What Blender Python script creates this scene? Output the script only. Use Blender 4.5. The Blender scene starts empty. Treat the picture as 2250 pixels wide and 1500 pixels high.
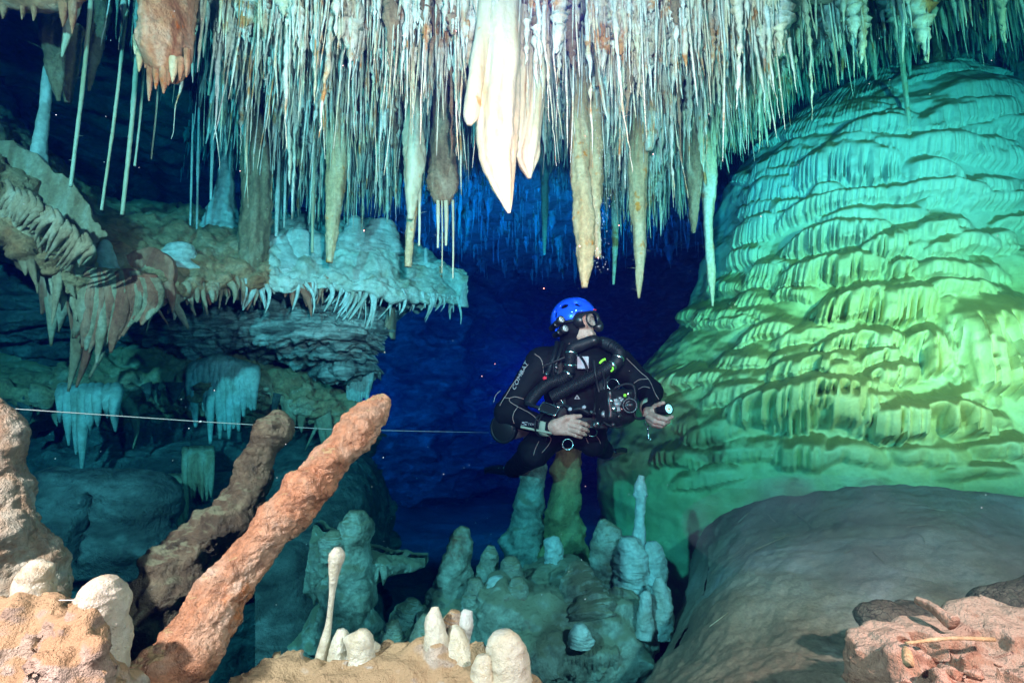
import bpy, math, random
import numpy as np
from mathutils import Vector, Matrix, Quaternion
R_ = math.radians
random.seed(7); RNG = np.random.default_rng(7)
scene = bpy.context.scene
C = scene.collection

# ------------------------------------------------------------------ camera
PITCH = 8.0
cam_d = bpy.data.cameras.new('camera'); cam = bpy.data.objects.new('camera', cam_d); C.objects.link(cam)
cam.location = (0, 0, 0); cam.rotation_euler = (R_(90 + PITCH), 0, 0)
cam_d.sensor_width = 36; cam_d.lens = 18.0; cam_d.clip_start = 0.02; cam_d.clip_end = 200
scene.camera = cam

# ------------------------------------------------------------------ water-filled cave: even dim blue ambient added as fill, entering behind the photographer
wd = bpy.data.worlds.new('World'); scene.world = wd; wd.use_nodes = True
bg = wd.node_tree.nodes['Background']
bg.inputs[0].default_value = (0.004, 0.085, 0.34, 1); bg.inputs[1].default_value = 0.10

# ------------------------------------------------------------------ lamps: the photographer's strobes, off-camera lights on ceiling and dome, a light behind the diver, added fills
def spot(name, loc, target, watts, color, size=0.06, angle=120, blend=0.6):
    l = bpy.data.lights.new(name, 'SPOT'); l.energy = watts; l.color = color; l.shadow_soft_size = size
    l.spot_size = R_(angle); l.spot_blend = blend
    o = bpy.data.objects.new(name, l); C.objects.link(o); o.location = loc
    d = Vector(target) - Vector(loc); o.rotation_euler = d.to_track_quat('-Z', 'Y').to_euler()
    return o
spot('strobe_left',  (-1.30, -0.30, 0.85), (-0.95, 2.0, 0.25), 2800, (1.0, 0.146, 0.126), 0.04, 138, 0.8)
spot('strobe_right', ( 1.20, -0.40, 0.85), ( 0.95, 2.0, -0.25), 2700, (1.0, 0.110, 0.090), 0.04, 120, 0.8)
spot('ceiling_light', (0.05, 0.35, 0.40), (-0.05, 2.6, 1.70), 8400, (1.0, 0.047, 0.037), 0.04, 98, 0.7)
spot('dome_light', (1.70, 0.30, 0.62), (2.20, 2.8, 1.00), 9000, (1.0, 0.072, 0.036), 0.04, 72, 0.9)
spot('diver_fill_light', (0.05, -0.25, -0.05), (0.36, 2.6, 0.16), 4200, (1.0, 0.0165, 0.015), 0.04, 24, 0.5)  # added lamp that warms the diver's skin tone
spot('back_light', (0.27, 3.6, 0.15), (-0.60, 8.0, 1.0), 800, (0.05, 0.36, 1.0), 0.04, 115, 0.5)
spot('wall_fill_light', (-1.50, 5.2, 0.10), (0.8, 9.0, 0.7), 170, (0.05, 0.36, 1.0), 0.04, 120, 0.6)  # added lamp hidden behind the ledge, brings out relief on the back wall

# ------------------------------------------------------------------ exposure / render
vs = scene.view_settings
vs.view_transform = 'Standard'; vs.look = 'None'; vs.exposure = 0.0; vs.gamma = 1.0
try: vs.use_curve_mapping = False
except Exception: pass
scene.render.engine = 'CYCLES'
cy = scene.cycles
cy.use_denoising = True
try: cy.denoiser = 'OPENIMAGEDENOISE'
except Exception: pass
cy.max_bounces = 4; cy.diffuse_bounces = 2; cy.glossy_bounces = 2; cy.transmission_bounces = 4
cy.volume_bounces = 0; cy.transparent_max_bounces = 8
cy.caustics_reflective = False; cy.caustics_refractive = False
cy.sample_clamp_indirect = 4.0
cy.use_adaptive_sampling = True; cy.adaptive_threshold = 0.04

# ================================================================== helpers
CP, SP = math.cos(R_(PITCH)), math.sin(R_(PITCH))
def W(px, py, Y):
    """world point on the plane y = Y that the photograph shows at pixel (px, py) of 2250 x 1500"""
    a = (px - 1125) / 1125.0; t = (750 - py) / 1125.0
    dx, dy, dz = a, CP - t * SP, SP + t * CP
    s = Y / dy
    return np.array([dx * s, Y, dz * s])
def proj(P):
    P = np.asarray(P, float); d = P[..., 1] * CP + P[..., 2] * SP; u = -P[..., 1] * SP + P[..., 2] * CP
    return 1125 + 1125 * P[..., 0] / d, 750 - 1125 * u / d
def pxm(Y): return Y / 1125.0          # metres per photograph pixel at depth Y

# ---- vectorised gradient noise
_pr = np.random.default_rng(1234)
_perm = np.concatenate([_pr.permutation(256)] * 3).astype(np.int32)
_g = _pr.normal(size=(256, 3)); _g /= np.linalg.norm(_g, axis=1)[:, None]
_g = _g.astype(np.float32)
def pn(p, seed=0.0):
    p = np.asarray(p, np.float32).reshape(-1, 3) + np.float32(seed * 17.31)
    i = np.floor(p).astype(np.int32); f = p - i; i &= 255
    w = f * f * f * (f * (f * 6 - 15) + 10)
    out = 0
    for a in (0, 1):
        wx = w[:, 0] if a else 1 - w[:, 0]
        h1 = _perm[i[:, 0] + a]
        for b in (0, 1):
            wy = w[:, 1] if b else 1 - w[:, 1]
            h2 = _perm[h1 + i[:, 1] + b]
            for c in (0, 1):
                wz = w[:, 2] if c else 1 - w[:, 2]
                g = _g[_perm[h2 + i[:, 2] + c] & 255]
                out = out + wx * wy * wz * (g[:, 0] * (f[:, 0] - a) + g[:, 1] * (f[:, 1] - b) + g[:, 2] * (f[:, 2] - c))
    return out * 1.6
def fbm(p, freq=1.0, octv=4, seed=0.0, gain=0.5, lac=2.03):
    p = np.asarray(p, np.float32).reshape(-1, 3) * np.float32(freq); a = 1.0; o = 0; n = 0
    for k in range(octv):
        o = o + a * pn(p, seed + k * 1.7); n += a; a *= gain; p = p * np.float32(lac)
    return o / n
def ridged(p, freq=1.0, octv=4, seed=0.0):
    p = np.asarray(p, np.float32).reshape(-1, 3) * np.float32(freq); a = 1.0; o = 0; n = 0
    for k in range(octv):
        o = o + a * (1 - 2 * np.abs(pn(p, seed + k * 2.3))); n += a; a *= 0.5; p = p * np.float32(2.1)
    return o / n
def sstep(a, b, x):
    t = np.clip((x - a) / (b - a), 0, 1); return t * t * (3 - 2 * t)
def n1(x, seed=0):
    x = np.asarray(x, float); p = np.stack([x.ravel(), np.full(x.size, seed * 3.7 + .5), np.full(x.size, .37)], 1)
    return pn(p).reshape(x.shape)

# ---- mesh building
def mesh_np(name, V, F, mat=None, smooth=True):
    """F: (n,3) or (n,4) int array, or a list of such arrays"""
    V = np.asarray(V, np.float32); Fs = F if isinstance(F, list) else [F]
    Fs = [np.asarray(f, np.int32) for f in Fs if len(f)]
    me = bpy.data.meshes.new(name)
    me.vertices.add(len(V)); me.vertices.foreach_set('co', V.ravel())
    nl = sum(f.size for f in Fs); npol = sum(len(f) for f in Fs)
    me.loops.add(nl); me.polygons.add(npol)
    me.loops.foreach_set('vertex_index', np.concatenate([f.ravel() for f in Fs]))
    sizes = np.concatenate([np.full(len(f), f.shape[1], np.int32) for f in Fs])
    starts = np.concatenate([[0], np.cumsum(sizes)[:-1]]).astype(np.int32)
    me.polygons.foreach_set('loop_start', starts); 
    me.polygons.foreach_set('use_smooth', np.full(npol, smooth))
    me.update(calc_edges=True); me.validate()
    if mat: me.materials.append(mat)
    return me
def grid_faces(nu, nv, wrap=False):
    """vertex index = i*nv + j ; i in nu, j in nv (wrap along j)"""
    i = np.arange(nu - 1)[:, None]; j = np.arange(nv if wrap else nv - 1)[None, :]
    j2 = (j + 1) % nv
    a = i * nv + j; b = i * nv + j2; c = (i + 1) * nv + j2; d = (i + 1) * nv + j
    return np.stack([a, b, c, d], -1).reshape(-1, 4)
def ob(name, V, F, mat, parent=None, origin=None, smooth=True):
    V = np.asarray(V, float)
    if parent is not None: org = np.array(parent.get('_o', (0, 0, 0)), float)
    else: org = np.array(origin if origin is not None else V.mean(0), float)
    me = mesh_np(name, V - org, F, mat, smooth)
    o = bpy.data.objects.new(name, me); C.objects.link(o)
    if parent is not None: o.parent = parent; o['_o'] = tuple(org)
    else: o.location = org; o['_o'] = tuple(org)
    return o
def thing(name, label, cat, loc=(0, 0, 0), group=None):
    o = bpy.data.objects.new(name, None); C.objects.link(o); o.location = [float(v) for v in loc]
    o['_o'] = tuple(float(v) for v in loc); o.empty_display_size = .1
    return tag(o, label, cat, group)
def tag(o, label, cat, group=None):
    o['label'] = label; o['category'] = cat
    if group: o['group'] = group
    return o
def struct(o): o['kind'] = 'structure'; return o
def join_parts(parts):
    Vs, Fs, n = [], [], 0
    for V, F in parts:
        Vs.append(V); Fs.append(np.asarray(F) + n); n += len(V)
    return np.concatenate(Vs), Fs

def catmull(P, n):
    P = np.asarray(P, float); m = len(P)
    if m == 2: return P[0] + (P[1] - P[0]) * np.linspace(0, 1, n)[:, None]
    Q = np.concatenate([[2 * P[0] - P[1]], P, [2 * P[-1] - P[-2]]])
    t = np.linspace(0, m - 1, n); k = np.minimum(t.astype(int), m - 2); f = (t - k)[:, None]
    p0, p1, p2, p3 = Q[k], Q[k + 1], Q[k + 2], Q[k + 3]
    return .5 * ((2 * p1) + (p2 - p0) * f + (2 * p0 - 5 * p1 + 4 * p2 - p3) * f ** 2 + (3 * p1 - p0 - 3 * p2 + p3) * f ** 3)
def frames(P):
    T = np.gradient(P, axis=0); T /= np.linalg.norm(T, axis=1)[:, None] + 1e-12
    ref = np.array([0, 1., 0]) if abs(T[0][1]) < .9 else np.array([1., 0, 0])
    A = np.zeros_like(P); B = np.zeros_like(P)
    a = ref - T[0] * ref.dot(T[0]); a /= np.linalg.norm(a)
    for k in range(len(P)):
        a = a - T[k] * a.dot(T[k]); a /= np.linalg.norm(a) + 1e-12
        A[k] = a; B[k] = np.cross(T[k], a)
    return T, A, B
def tube(P, r, nseg=12, disp=None, sq=None, close=True):
    """P (n,3) centres, r (n,) radii. disp(Vworld, ang, t) -> relative radius offset. sq: flattening along B."""
    P = np.asarray(P, float); n = len(P); r = np.broadcast_to(np.asarray(r, float), (n,)).copy()
    T, A, B = frames(P)
    if close:
        P = np.concatenate([P[:1], P, P[-1:]]); r = np.concatenate([[1e-5], r, [1e-5]])
        A = np.concatenate([A[:1], A, A[-1:]]); B = np.concatenate([B[:1], B, B[-1:]]); n += 2
    ang = np.linspace(0, 2 * np.pi, nseg, endpoint=False)
    ca, sa = np.cos(ang), np.sin(ang)
    D = A[:, None] * ca[None, :, None] + B[:, None] * (sa * (sq or 1.0))[None, :, None]
    V = P[:, None] + D * r[:, None, None]
    if disp is not None:
        t = np.repeat(np.linspace(0, 1, n), nseg); aa = np.tile(ang, n)
        k = np.asarray(disp(V.reshape(-1, 3), aa, t)).reshape(n, nseg, 1)
        V = P[:, None] + D * (r[:, None] [:, :, None] * (1 + k))
    return V.reshape(-1, 3), grid_faces(n, nseg, True)
def patch(ctrl, nu, nv):
    """ctrl: rows x cols x 3 world points -> smooth surface (nu*nv,3), normals"""
    ctrl = np.asarray(ctrl, float)
    a = np.stack([catmull(ctrl[:, j], nu) for j in range(ctrl.shape[1])], 1)
    b = np.stack([catmull(a[i], nv) for i in range(nu)], 0)
    du = np.gradient(b, axis=0); dv = np.gradient(b, axis=1)
    N = np.cross(du, dv); N /= np.linalg.norm(N, axis=2)[:, :, None] + 1e-9
    return b.reshape(-1, 3), N.reshape(-1, 3)
def ctrlW(rows): return [[W(*c) for c in r] for r in rows]

# ---- signed-distance bodies and surface nets
class SDF:
    def __init__(s, lo, hi, h):
        s.lo = np.array(lo, float); s.h = h; s.n = np.ceil((np.array(hi) - s.lo) / h).astype(int) + 1
        s.f = np.full(s.n, 9.0, np.float32)
        s.ax = [s.lo[k] + h * np.arange(s.n[k]) for k in range(3)]
    def _sub(s, lo, hi):
        i0 = np.clip(np.floor((np.array(lo) - s.lo) / s.h).astype(int), 0, s.n); i1 = np.clip(np.ceil((np.array(hi) - s.lo) / s.h).astype(int) + 1, 0, s.n)
        sl = tuple(slice(a, b) for a, b in zip(i0, i1))
        if any(b <= a for a, b in zip(i0, i1)): return None, None
        X = np.meshgrid(*[s.ax[k][sl[k]] for k in range(3)], indexing='ij')
        return sl, np.stack(X, -1)
    def _put(s, sl, d, k, cut=False):
        f = s.f[sl]
        if cut:
            if k > 0:
                h = np.clip(.5 - .5 * (f + d) / k, 0, 1); s.f[sl] = f * (1 - h) + (-d) * h + k * h * (1 - h)
            else: s.f[sl] = np.maximum(f, -d)
        elif k > 0:
            h = np.clip(.5 + .5 * (d - f) / k, 0, 1); s.f[sl] = d * (1 - h) + f * h - k * h * (1 - h)
        else: s.f[sl] = np.minimum(f, d)
    def cap(s, a, b, ra, rb=None, k=.02, cut=False):
        a = np.array(a, float); b = np.array(b, float); rb = ra if rb is None else rb
        m = max(ra, rb) + k * 1.5 + 3 * s.h + .02
        sl, X = s._sub(np.minimum(a, b) - m, np.maximum(a, b) + m)
        if sl is None: return
        ba = b - a; L = ba.dot(ba) + 1e-12; t = np.clip(((X - a) @ ba) / L, 0, 1)
        d = np.linalg.norm(X - a - t[..., None] * ba, axis=-1) - (ra + (rb - ra) * t)
        s._put(sl, d.astype(np.float32), k, cut)
    def chain(s, pts, rs, k=.02):
        for q in range(len(pts) - 1): s.cap(pts[q], pts[q + 1], rs[q], rs[q + 1], k)
    def ell(s, c, r, rot=None, k=.02, cut=False):
        c = np.array(c, float); r = np.array(r, float); m = r.max() + k * 1.5 + 3 * s.h + .02
        sl, X = s._sub(c - m, c + m)
        if sl is None: return
        q = X - c
        if rot is not None: q = q @ np.array(rot)          # columns of rot = local axes
        k0 = np.linalg.norm(q / r, axis=-1); k1 = np.linalg.norm(q / (r * r), axis=-1) + 1e-9
        s._put(sl, (k0 * (k0 - 1) / k1).astype(np.float32), k, cut)
    def box(s, c, r, rot=None, rad=.01, k=.02, cut=False):
        c = np.array(c, float); r = np.array(r, float); m = np.linalg.norm(r) + rad + k * 1.5 + 3 * s.h
        sl, X = s._sub(c - m, c + m)
        if sl is None: return
        q = X - c
        if rot is not None: q = q @ np.array(rot)
        q = np.abs(q) - r
        d = np.linalg.norm(np.maximum(q, 0), axis=-1) + np.minimum(q.max(-1), 0) - rad
        s._put(sl, d.astype(np.float32), k, cut)
    def noise(s, fn, band=.12):
        m = np.abs(s.f) < band
        idx = np.argwhere(m); P = s.lo + idx * s.h
        s.f[m] += np.asarray(fn(P), np.float32)
    def mesh(s, relax=1):
        f = s.f.copy(); f[0] = f[-1] = 1; f[:, 0] = f[:, -1] = 1; f[:, :, 0] = f[:, :, -1] = 1
        ins = f < 0
        nx, ny, nz = f.shape
        cells = np.zeros((nx - 1, ny - 1, nz - 1), np.int8)
        for a in (0, 1):
            for b in (0, 1):
                for c in (0, 1): cells += ins[a:nx - 1 + a, b:ny - 1 + b, c:nz - 1 + c]
        act = (cells > 0) & (cells < 8)
        ci = np.argwhere(act); idm = np.full(act.shape, -1, np.int64); idm[act] = np.arange(len(ci))
        acc = np.zeros((len(ci), 3)); cnt = np.zeros(len(ci))
        cor = [(a, b, c) for a in (0, 1) for b in (0, 1) for c in (0, 1)]
        for p in cor:
            for ax in range(3):
                if p[ax]: continue
                q = list(p); q[ax] = 1
                fa = f[ci[:, 0] + p[0], ci[:, 1] + p[1], ci[:, 2] + p[2]]; fb = f[ci[:, 0] + q[0], ci[:, 1] + q[1], ci[:, 2] + q[2]]
                x = (fa < 0) != (fb < 0)
                t = np.where(x, fa / (fa - fb + 1e-12), 0)
                pt = np.array(p, float) + np.zeros((len(ci), 3)); pt[:, ax] += t
                acc[x] += pt[x]; cnt[x] += 1
        V = s.lo + (ci + acc / cnt[:, None]) * s.h
        F = []
        for ax in range(3):
            u, v = (ax + 1) % 3, (ax + 2) % 3
            sl0 = [slice(None)] * 3; sl1 = [slice(None)] * 3; sl0[ax] = slice(0, -1); sl1[ax] = slice(1, None)
            A = ins[tuple(sl0)]; B = ins[tuple(sl1)]
            E = np.argwhere(A != B); E = E[(E[:, u] > 0) & (E[:, v] > 0) & (E[:, u] < f.shape[u] - 1) & (E[:, v] < f.shape[v] - 1)]
            flip = A[E[:, 0], E[:, 1], E[:, 2]]
            def cid(du, dv):
                e = E.copy(); e[:, u] -= du; e[:, v] -= dv
                return idm[e[:, 0], e[:, 1], e[:, 2]]
            q = np.stack([cid(1, 1), cid(0, 1), cid(0, 0), cid(1, 0)], 1)
            q[~flip] = q[~flip][:, ::-1]
            F.append(q)
        return V, np.concatenate(F)
# ================================================================== materials
def rock(name, cols, sc=(3, 3, 3), detail=6, dist=0.6, rough=.75, bump=.25, bsc=60, spots=None, silt=None, spec=.3, sss=0, fine=.25, vein=None, zgrad=None):
    m = bpy.data.materials.new(name); m.use_nodes = True; nt = m.node_tree; N = nt.nodes; L = nt.links
    b = N['Principled BSDF']; b.inputs['Roughness'].default_value = rough
    b.inputs['Specular IOR Level'].default_value = spec
    geo = N.new('ShaderNodeNewGeometry')
    mp = N.new('ShaderNodeMapping'); mp.inputs['Scale'].default_value = sc; L.new(geo.outputs['Position'], mp.inputs[0])
    n1_ = N.new('ShaderNodeTexNoise'); n1_.inputs['Scale'].default_value = 1; n1_.inputs['Detail'].default_value = detail
    n1_.inputs['Roughness'].default_value = .62; n1_.inputs['Distortion'].default_value = dist
    L.new(mp.outputs[0], n1_.inputs['Vector'])
    cr = N.new('ShaderNodeValToRGB'); L.new(n1_.outputs['Fac'], cr.inputs[0])
    e = cr.color_ramp.elements
    while len(e) < len(cols): e.new(.5)
    for k, (p, c) in enumerate(cols): e[k].position = p; e[k].color = (*c, 1)
    col = cr.outputs[0]
    def mix(fac, a, c2, typ='MIX'):
        mx = N.new('ShaderNodeMix'); mx.data_type = 'RGBA'; mx.blend_type = typ
        if isinstance(fac, float): mx.inputs[0].default_value = fac
        else: L.new(fac, mx.inputs[0])
        L.new(a, mx.inputs[6])
        if isinstance(c2, tuple): mx.inputs[7].default_value = (*c2, 1)
        else: L.new(c2, mx.inputs[7])
        return mx.outputs[2]
    def ramp(src, a, b_):
        r = N.new('ShaderNodeMapRange'); r.interpolation_type = 'SMOOTHSTEP'
        r.inputs[1].default_value = a; r.inputs[2].default_value = b_; L.new(src, r.inputs[0]); return r.outputs[0]
    def noise(scale, det=4, vec=None, rgh=.6):
        t = N.new('ShaderNodeTexNoise'); t.inputs['Scale'].default_value = scale; t.inputs['Detail'].default_value = det
        t.inputs['Roughness'].default_value = rgh
        L.new(vec or geo.outputs['Position'], t.inputs['Vector']); return t.outputs['Fac']
    if zgrad:                                  # (colour, z lo, z hi): paler calcite higher up, with the light's teal falloff painted in
        sz = N.new('ShaderNodeSeparateXYZ'); L.new(geo.outputs['Position'], sz.inputs[0])
        wb = N.new('ShaderNodeMath'); wb.operation = 'MULTIPLY_ADD'; L.new(noise(1.3, 4), wb.inputs[0]); wb.inputs[1].default_value = .9; L.new(sz.outputs['Z'], wb.inputs[2])
        col = mix(ramp(wb.outputs[0], zgrad[1] + .45, zgrad[2] + .45), col, zgrad[0])
    if spots:                                  # (colour, scale, lo, hi): patches of another mineral
        for (c2, s2, lo, hi) in spots: col = mix(ramp(noise(s2, 5), lo, hi), col, c2)
    if fine:
        f = noise(bsc * .9, 6, None, .7); fr = N.new('ShaderNodeMapRange'); L.new(f, fr.inputs[0]); fr.inputs[1].default_value = .3; fr.inputs[2].default_value = .7
        fr.inputs[3].default_value = 1 - fine * 1.5; fr.inputs[4].default_value = 1 + fine * .5
        cm = N.new('ShaderNodeCombineColor'); 
        for k in range(3): L.new(fr.outputs[0], cm.inputs[k])
        col = mix(1.0, col, cm.outputs[0], 'MULTIPLY')
    if vein:                                   # (colour, scale, width): dark cracks
        v = N.new('ShaderNodeTexVoronoi'); v.feature = 'DISTANCE_TO_EDGE'; v.inputs['Scale'].default_value = vein[1]
        nd = N.new('ShaderNodeTexNoise'); nd.inputs['Scale'].default_value = vein[1] * .8; L.new(geo.outputs['Position'], nd.inputs['Vector'])
        va = N.new('ShaderNodeVectorMath'); va.operation = 'MULTIPLY_ADD'; va.inputs[1].default_value = (.35 / vein[1] * 3,) * 3
        L.new(nd.outputs['Color'], va.inputs[0]); L.new(geo.outputs['Position'], va.inputs[2]); L.new(va.outputs[0], v.inputs['Vector'])
        k = ramp(v.outputs['Distance'], 0.0, vein[2]); inv = N.new('ShaderNodeMath'); inv.operation = 'SUBTRACT'; inv.inputs[0].default_value = 1; L.new(k, inv.inputs[1])
        col = mix(inv.outputs[0], col, vein[0])
    if silt:                                   # (colour, lo, hi, patch): dust lying on upward faces, on the dome also painted shade
        sx = N.new('ShaderNodeSeparateXYZ'); L.new(geo.outputs['Normal'], sx.inputs[0])
        nn = noise(silt[4] if len(silt) > 4 else 14, 5)
        ad = N.new('ShaderNodeMath'); ad.operation = 'MULTIPLY_ADD'; L.new(nn, ad.inputs[0]); ad.inputs[1].default_value = silt[3]; L.new(sx.outputs['Z'], ad.inputs[2])
        s2 = N.new('ShaderNodeMath'); s2.operation = 'SUBTRACT'; L.new(ad.outputs[0], s2.inputs[0]); s2.inputs[1].default_value = silt[3] * .5
        col = mix(ramp(s2.outputs[0], silt[1], silt[2]), col, silt[0])
    L.new(col, b.inputs['Base Color'])
    if sss:
        b.inputs['Subsurface Weight'].default_value = sss; b.inputs['Subsurface Radius'].default_value = (1, .8, .5); b.inputs['Subsurface Scale'].default_value = .02
    if bump:
        h = noise(bsc * .7, 5, None, .74)
        bp = N.new('ShaderNodeBump'); bp.inputs['Strength'].default_value = min(1.0, bump * 1.7); bp.inputs['Distance'].default_value = 1.1 / bsc
        L.new(h, bp.inputs['Height']); L.new(bp.outputs[0], b.inputs['Normal'])
    return m
def plain(name, col, rough=.5, metal=0, spec=.5, emit=None, es=0, bump=0, bsc=200):
    m = bpy.data.materials.new(name); m.use_nodes = True; nt = m.node_tree; b = nt.nodes['Principled BSDF']
    N, L = nt.nodes, nt.links
    g = N.new('ShaderNodeTexCoord'); t = N.new('ShaderNodeTexNoise'); t.inputs['Scale'].default_value = bsc; t.inputs['Detail'].default_value = 4
    L.new(g.outputs['Object'], t.inputs['Vector'])
    r = N.new('ShaderNodeMapRange'); L.new(t.outputs['Fac'], r.inputs[0]); r.inputs[3].default_value = .86; r.inputs[4].default_value = 1.1
    mx = N.new('ShaderNodeMix'); mx.data_type = 'RGBA'; mx.blend_type = 'MULTIPLY'; mx.inputs[0].default_value = 1
    mx.inputs[6].default_value = (*col, 1); cc = N.new('ShaderNodeCombineColor')
    for k in range(3): L.new(r.outputs[0], cc.inputs[k])
    L.new(cc.outputs[0], mx.inputs[7]); L.new(mx.outputs[2], b.inputs['Base Color'])
    b.inputs['Roughness'].default_value = rough; b.inputs['Metallic'].default_value = metal; b.inputs['Specular IOR Level'].default_value = spec
    if emit: b.inputs['Emission Color'].default_value = (*emit, 1); b.inputs['Emission Strength'].default_value = es
    if bump:
        bp = N.new('ShaderNodeBump'); bp.inputs['Strength'].default_value = bump; bp.inputs['Distance'].default_value = .001
        L.new(t.outputs['Fac'], bp.inputs['Height']); L.new(bp.outputs[0], b.inputs['Normal'])
    return m
MAT = {}
TAN = (.50, .34, .18)
MAT['ceiling'] = rock('ceiling_rock', [(.3, (.24, .17, .10)), (.5, (.48, .40, .28)), (.7, (.64, .58, .46))], (5, 5, 5), bump=.5, bsc=30)
MAT['straws'] = rock('pale_straw_calcite', [(.26, (.42, .28, .14)), (.36, (.66, .54, .34)), (.46, (.78, .74, .58)), (.66, (.86, .87, .78))], (20, 20, 2.2), 4, .5, rough=.5, bump=.35, bsc=70, fine=.25, spots=[((.80, .70, .46), 4, .52, .62), ((.62, .29, .09), 6.5, .55, .66)])
MAT['cream'] = rock('cream_calcite', [(.25, (.46, .34, .17)), (.42, (.62, .55, .36)), (.7, (.70, .67, .52))], (14, 14, 2.2), 4, .4, rough=.4, bump=.22, bsc=45, fine=.08, sss=.15,
                    spots=[((.70, .30, .07), 11, .66, .74)])
MAT['brown_tite'] = rock('brown_calcite', [(.3, (.20, .12, .065)), (.5, (.38, .25, .14)), (.72, (.58, .46, .31))], (16, 16, 5), 5, .6, rough=.8, bump=.6, bsc=70)
MAT['amber_tite'] = rock('amber_calcite', [(.3, (.50, .30, .13)), (.5, (.70, .49, .26)), (.72, (.80, .66, .44))], (14, 14, 3), 5, .6, rough=.55, bump=.35, bsc=60, spots=[((.75, .27, .03), 13, .60, .70)])
MAT['rust_block'] = rock('rust_calcite', [(.3, (.42, .14, .06)), (.5, (.66, .30, .15)), (.72, (.78, .50, .34))], (12, 12, 7), 6, .9, rough=.7, bump=.6, bsc=50, spots=[((.78, .18, .02), 18, .60, .70)])
MAT['orange'] = rock('orange_stalagmite_calcite', [(.28, (.52, .17, .075)), (.45, (.72, .31, .16)), (.6, (.78, .44, .28)), (.75, (.80, .58, .45))], (9, 9, 9), 7, .8, rough=.38, bump=1.0, bsc=50, spec=.6, fine=.35,
                     spots=[((.66, .20, .05), 9, .62, .74)], silt=((.62, .38, .18), .86, .95, .9, 22))
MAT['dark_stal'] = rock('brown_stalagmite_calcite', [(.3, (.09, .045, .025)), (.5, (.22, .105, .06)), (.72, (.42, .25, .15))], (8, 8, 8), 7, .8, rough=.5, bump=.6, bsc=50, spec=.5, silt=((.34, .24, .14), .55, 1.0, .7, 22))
MAT['fg_rock'] = rock('tan_silted_calcite', [(.3, (.30, .20, .13)), (.5, (.56, .45, .34)), (.72, (.72, .66, .56))], (9, 9, 9), 6, .7, rough=.7, bump=.5, bsc=50, silt=((.46, .31, .17), .45, .70, .8, 12))
MAT['fg_pale'] = rock('pale_stalagmite_calcite', [(.25, (.50, .38, .22)), (.42, (.66, .60, .43)), (.7, (.74, .73, .60))], (16, 16, 11), 6, .8, rough=.38, bump=.4, bsc=60, fine=.18, sss=.2, spec=.5)
MAT['fg_brown'] = rock('banded_flowstone', [(.28, (.20, .07, .03)), (.45, (.46, .28, .17)), (.6, (.62, .50, .38)), (.75, (.70, .64, .54))], (6, 6, 6), 6, .9, rough=.5, bump=.5, bsc=45)
MAT['pink_rock'] = rock('salmon_silted_rock', [(.3, (.30, .13, .07)), (.48, (.50, .28, .18)), (.62, (.58, .37, .26)), (.8, (.62, .44, .33))], (7, 7, 7), 6, .7, rough=.85, bump=.6, bsc=50,
                        spots=[((.16, .09, .05), 26, .66, .74)], silt=((.60, .41, .30), .55, .8, .6, 16))
MAT['mud'] = rock('cracked_mud', [(.3, (.10, .075, .055)), (.6, (.24, .19, .14))], (9, 9, 9), 6, rough=.9, bump=.7, bsc=45, vein=((.07, .055, .045), 62, .07))
MAT['silt'] = rock('fine_brown_silt', [(.3, (.20, .13, .09)), (.46, (.33, .22, .15)), (.58, (.48, .33, .26)), (.75, (.64, .44, .42))], (1.6, 1.6, 1.6), 6, .8, rough=.95, bump=.30, bsc=130, fine=.22, spec=.1)
MAT['dome'] = rock('ochre_flowstone', [(.28, (.56, .44, .14)), (.45, (.70, .60, .24)), (.6, (.77, .69, .33)), (.78, (.80, .76, .45))], (2.2, 2.2, 1.6), 6, .7, rough=.42, bump=.16, bsc=70, fine=.10,
                   silt=((.24, .195, .06), .26, .74, .55, 11), spec=.4, zgrad=((.55, .66, .60), .55, 1.55))  # tier-top silt also carries painted shade; height tint paints the lamp's teal falloff
MAT['ledge'] = rock('silted_ledge', [(.3, (.46, .18, .08)), (.5, (.64, .36, .19)), (.7, (.72, .54, .38))], (5, 5, 5), 6, .8, rough=.85, bump=.6, bsc=60, silt=((.54, .33, .17), .55, .85, .5, 7), fine=.35)
MAT['ledge_pale'] = rock('pale_ledge_flowstone', [(.3, (.42, .34, .2)), (.5, (.66, .66, .55)), (.7, (.78, .82, .74))], (7, 7, 5), 5, .8, rough=.5, bump=.4, bsc=50)
MAT['drape_red'] = rock('red_brown_drapery', [(.3, (.36, .07, .04)), (.5, (.54, .19, .11)), (.7, (.66, .38, .25))], (13, 13, 4), 5, .6, rough=.6, bump=.4, bsc=60)
MAT['drape_tan'] = rock('tan_drapery', [(.3, (.32, .17, .09)), (.5, (.50, .34, .21)), (.7, (.66, .54, .40))], (13, 13, 4), 5, .6, rough=.6, bump=.4, bsc=60)
MAT['drape_pale'] = rock('pale_drapery', [(.3, (.44, .36, .26)), (.5, (.66, .66, .58)), (.7, (.78, .82, .78))], (13, 13, 4), 5, .6, rough=.5, bump=.3, bsc=60)
MAT['strata'] = rock('layered_grey_limestone', [(.28, (.05, .045, .04)), (.43, (.20, .19, .17)), (.55, (.42, .41, .36)), (.72, (.74, .74, .68))], (6, 6, 34), 7, .9, rough=.7, bump=.8, bsc=35, spec=.4)
MAT['wall'] = rock('dark_limestone', [(.28, (.04, .04, .036)), (.5, (.14, .135, .12)), (.72, (.34, .33, .30))], (3.5, 3.5, 8), 7, .9, rough=.85, bump=.8, bsc=25)
MAT['floor'] = rock('cave_floor_silt', [(.3, (.09, .08, .065)), (.6, (.2, .17, .14))], (3, 3, 3), 6, rough=.95, bump=.6, bsc=40)
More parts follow.
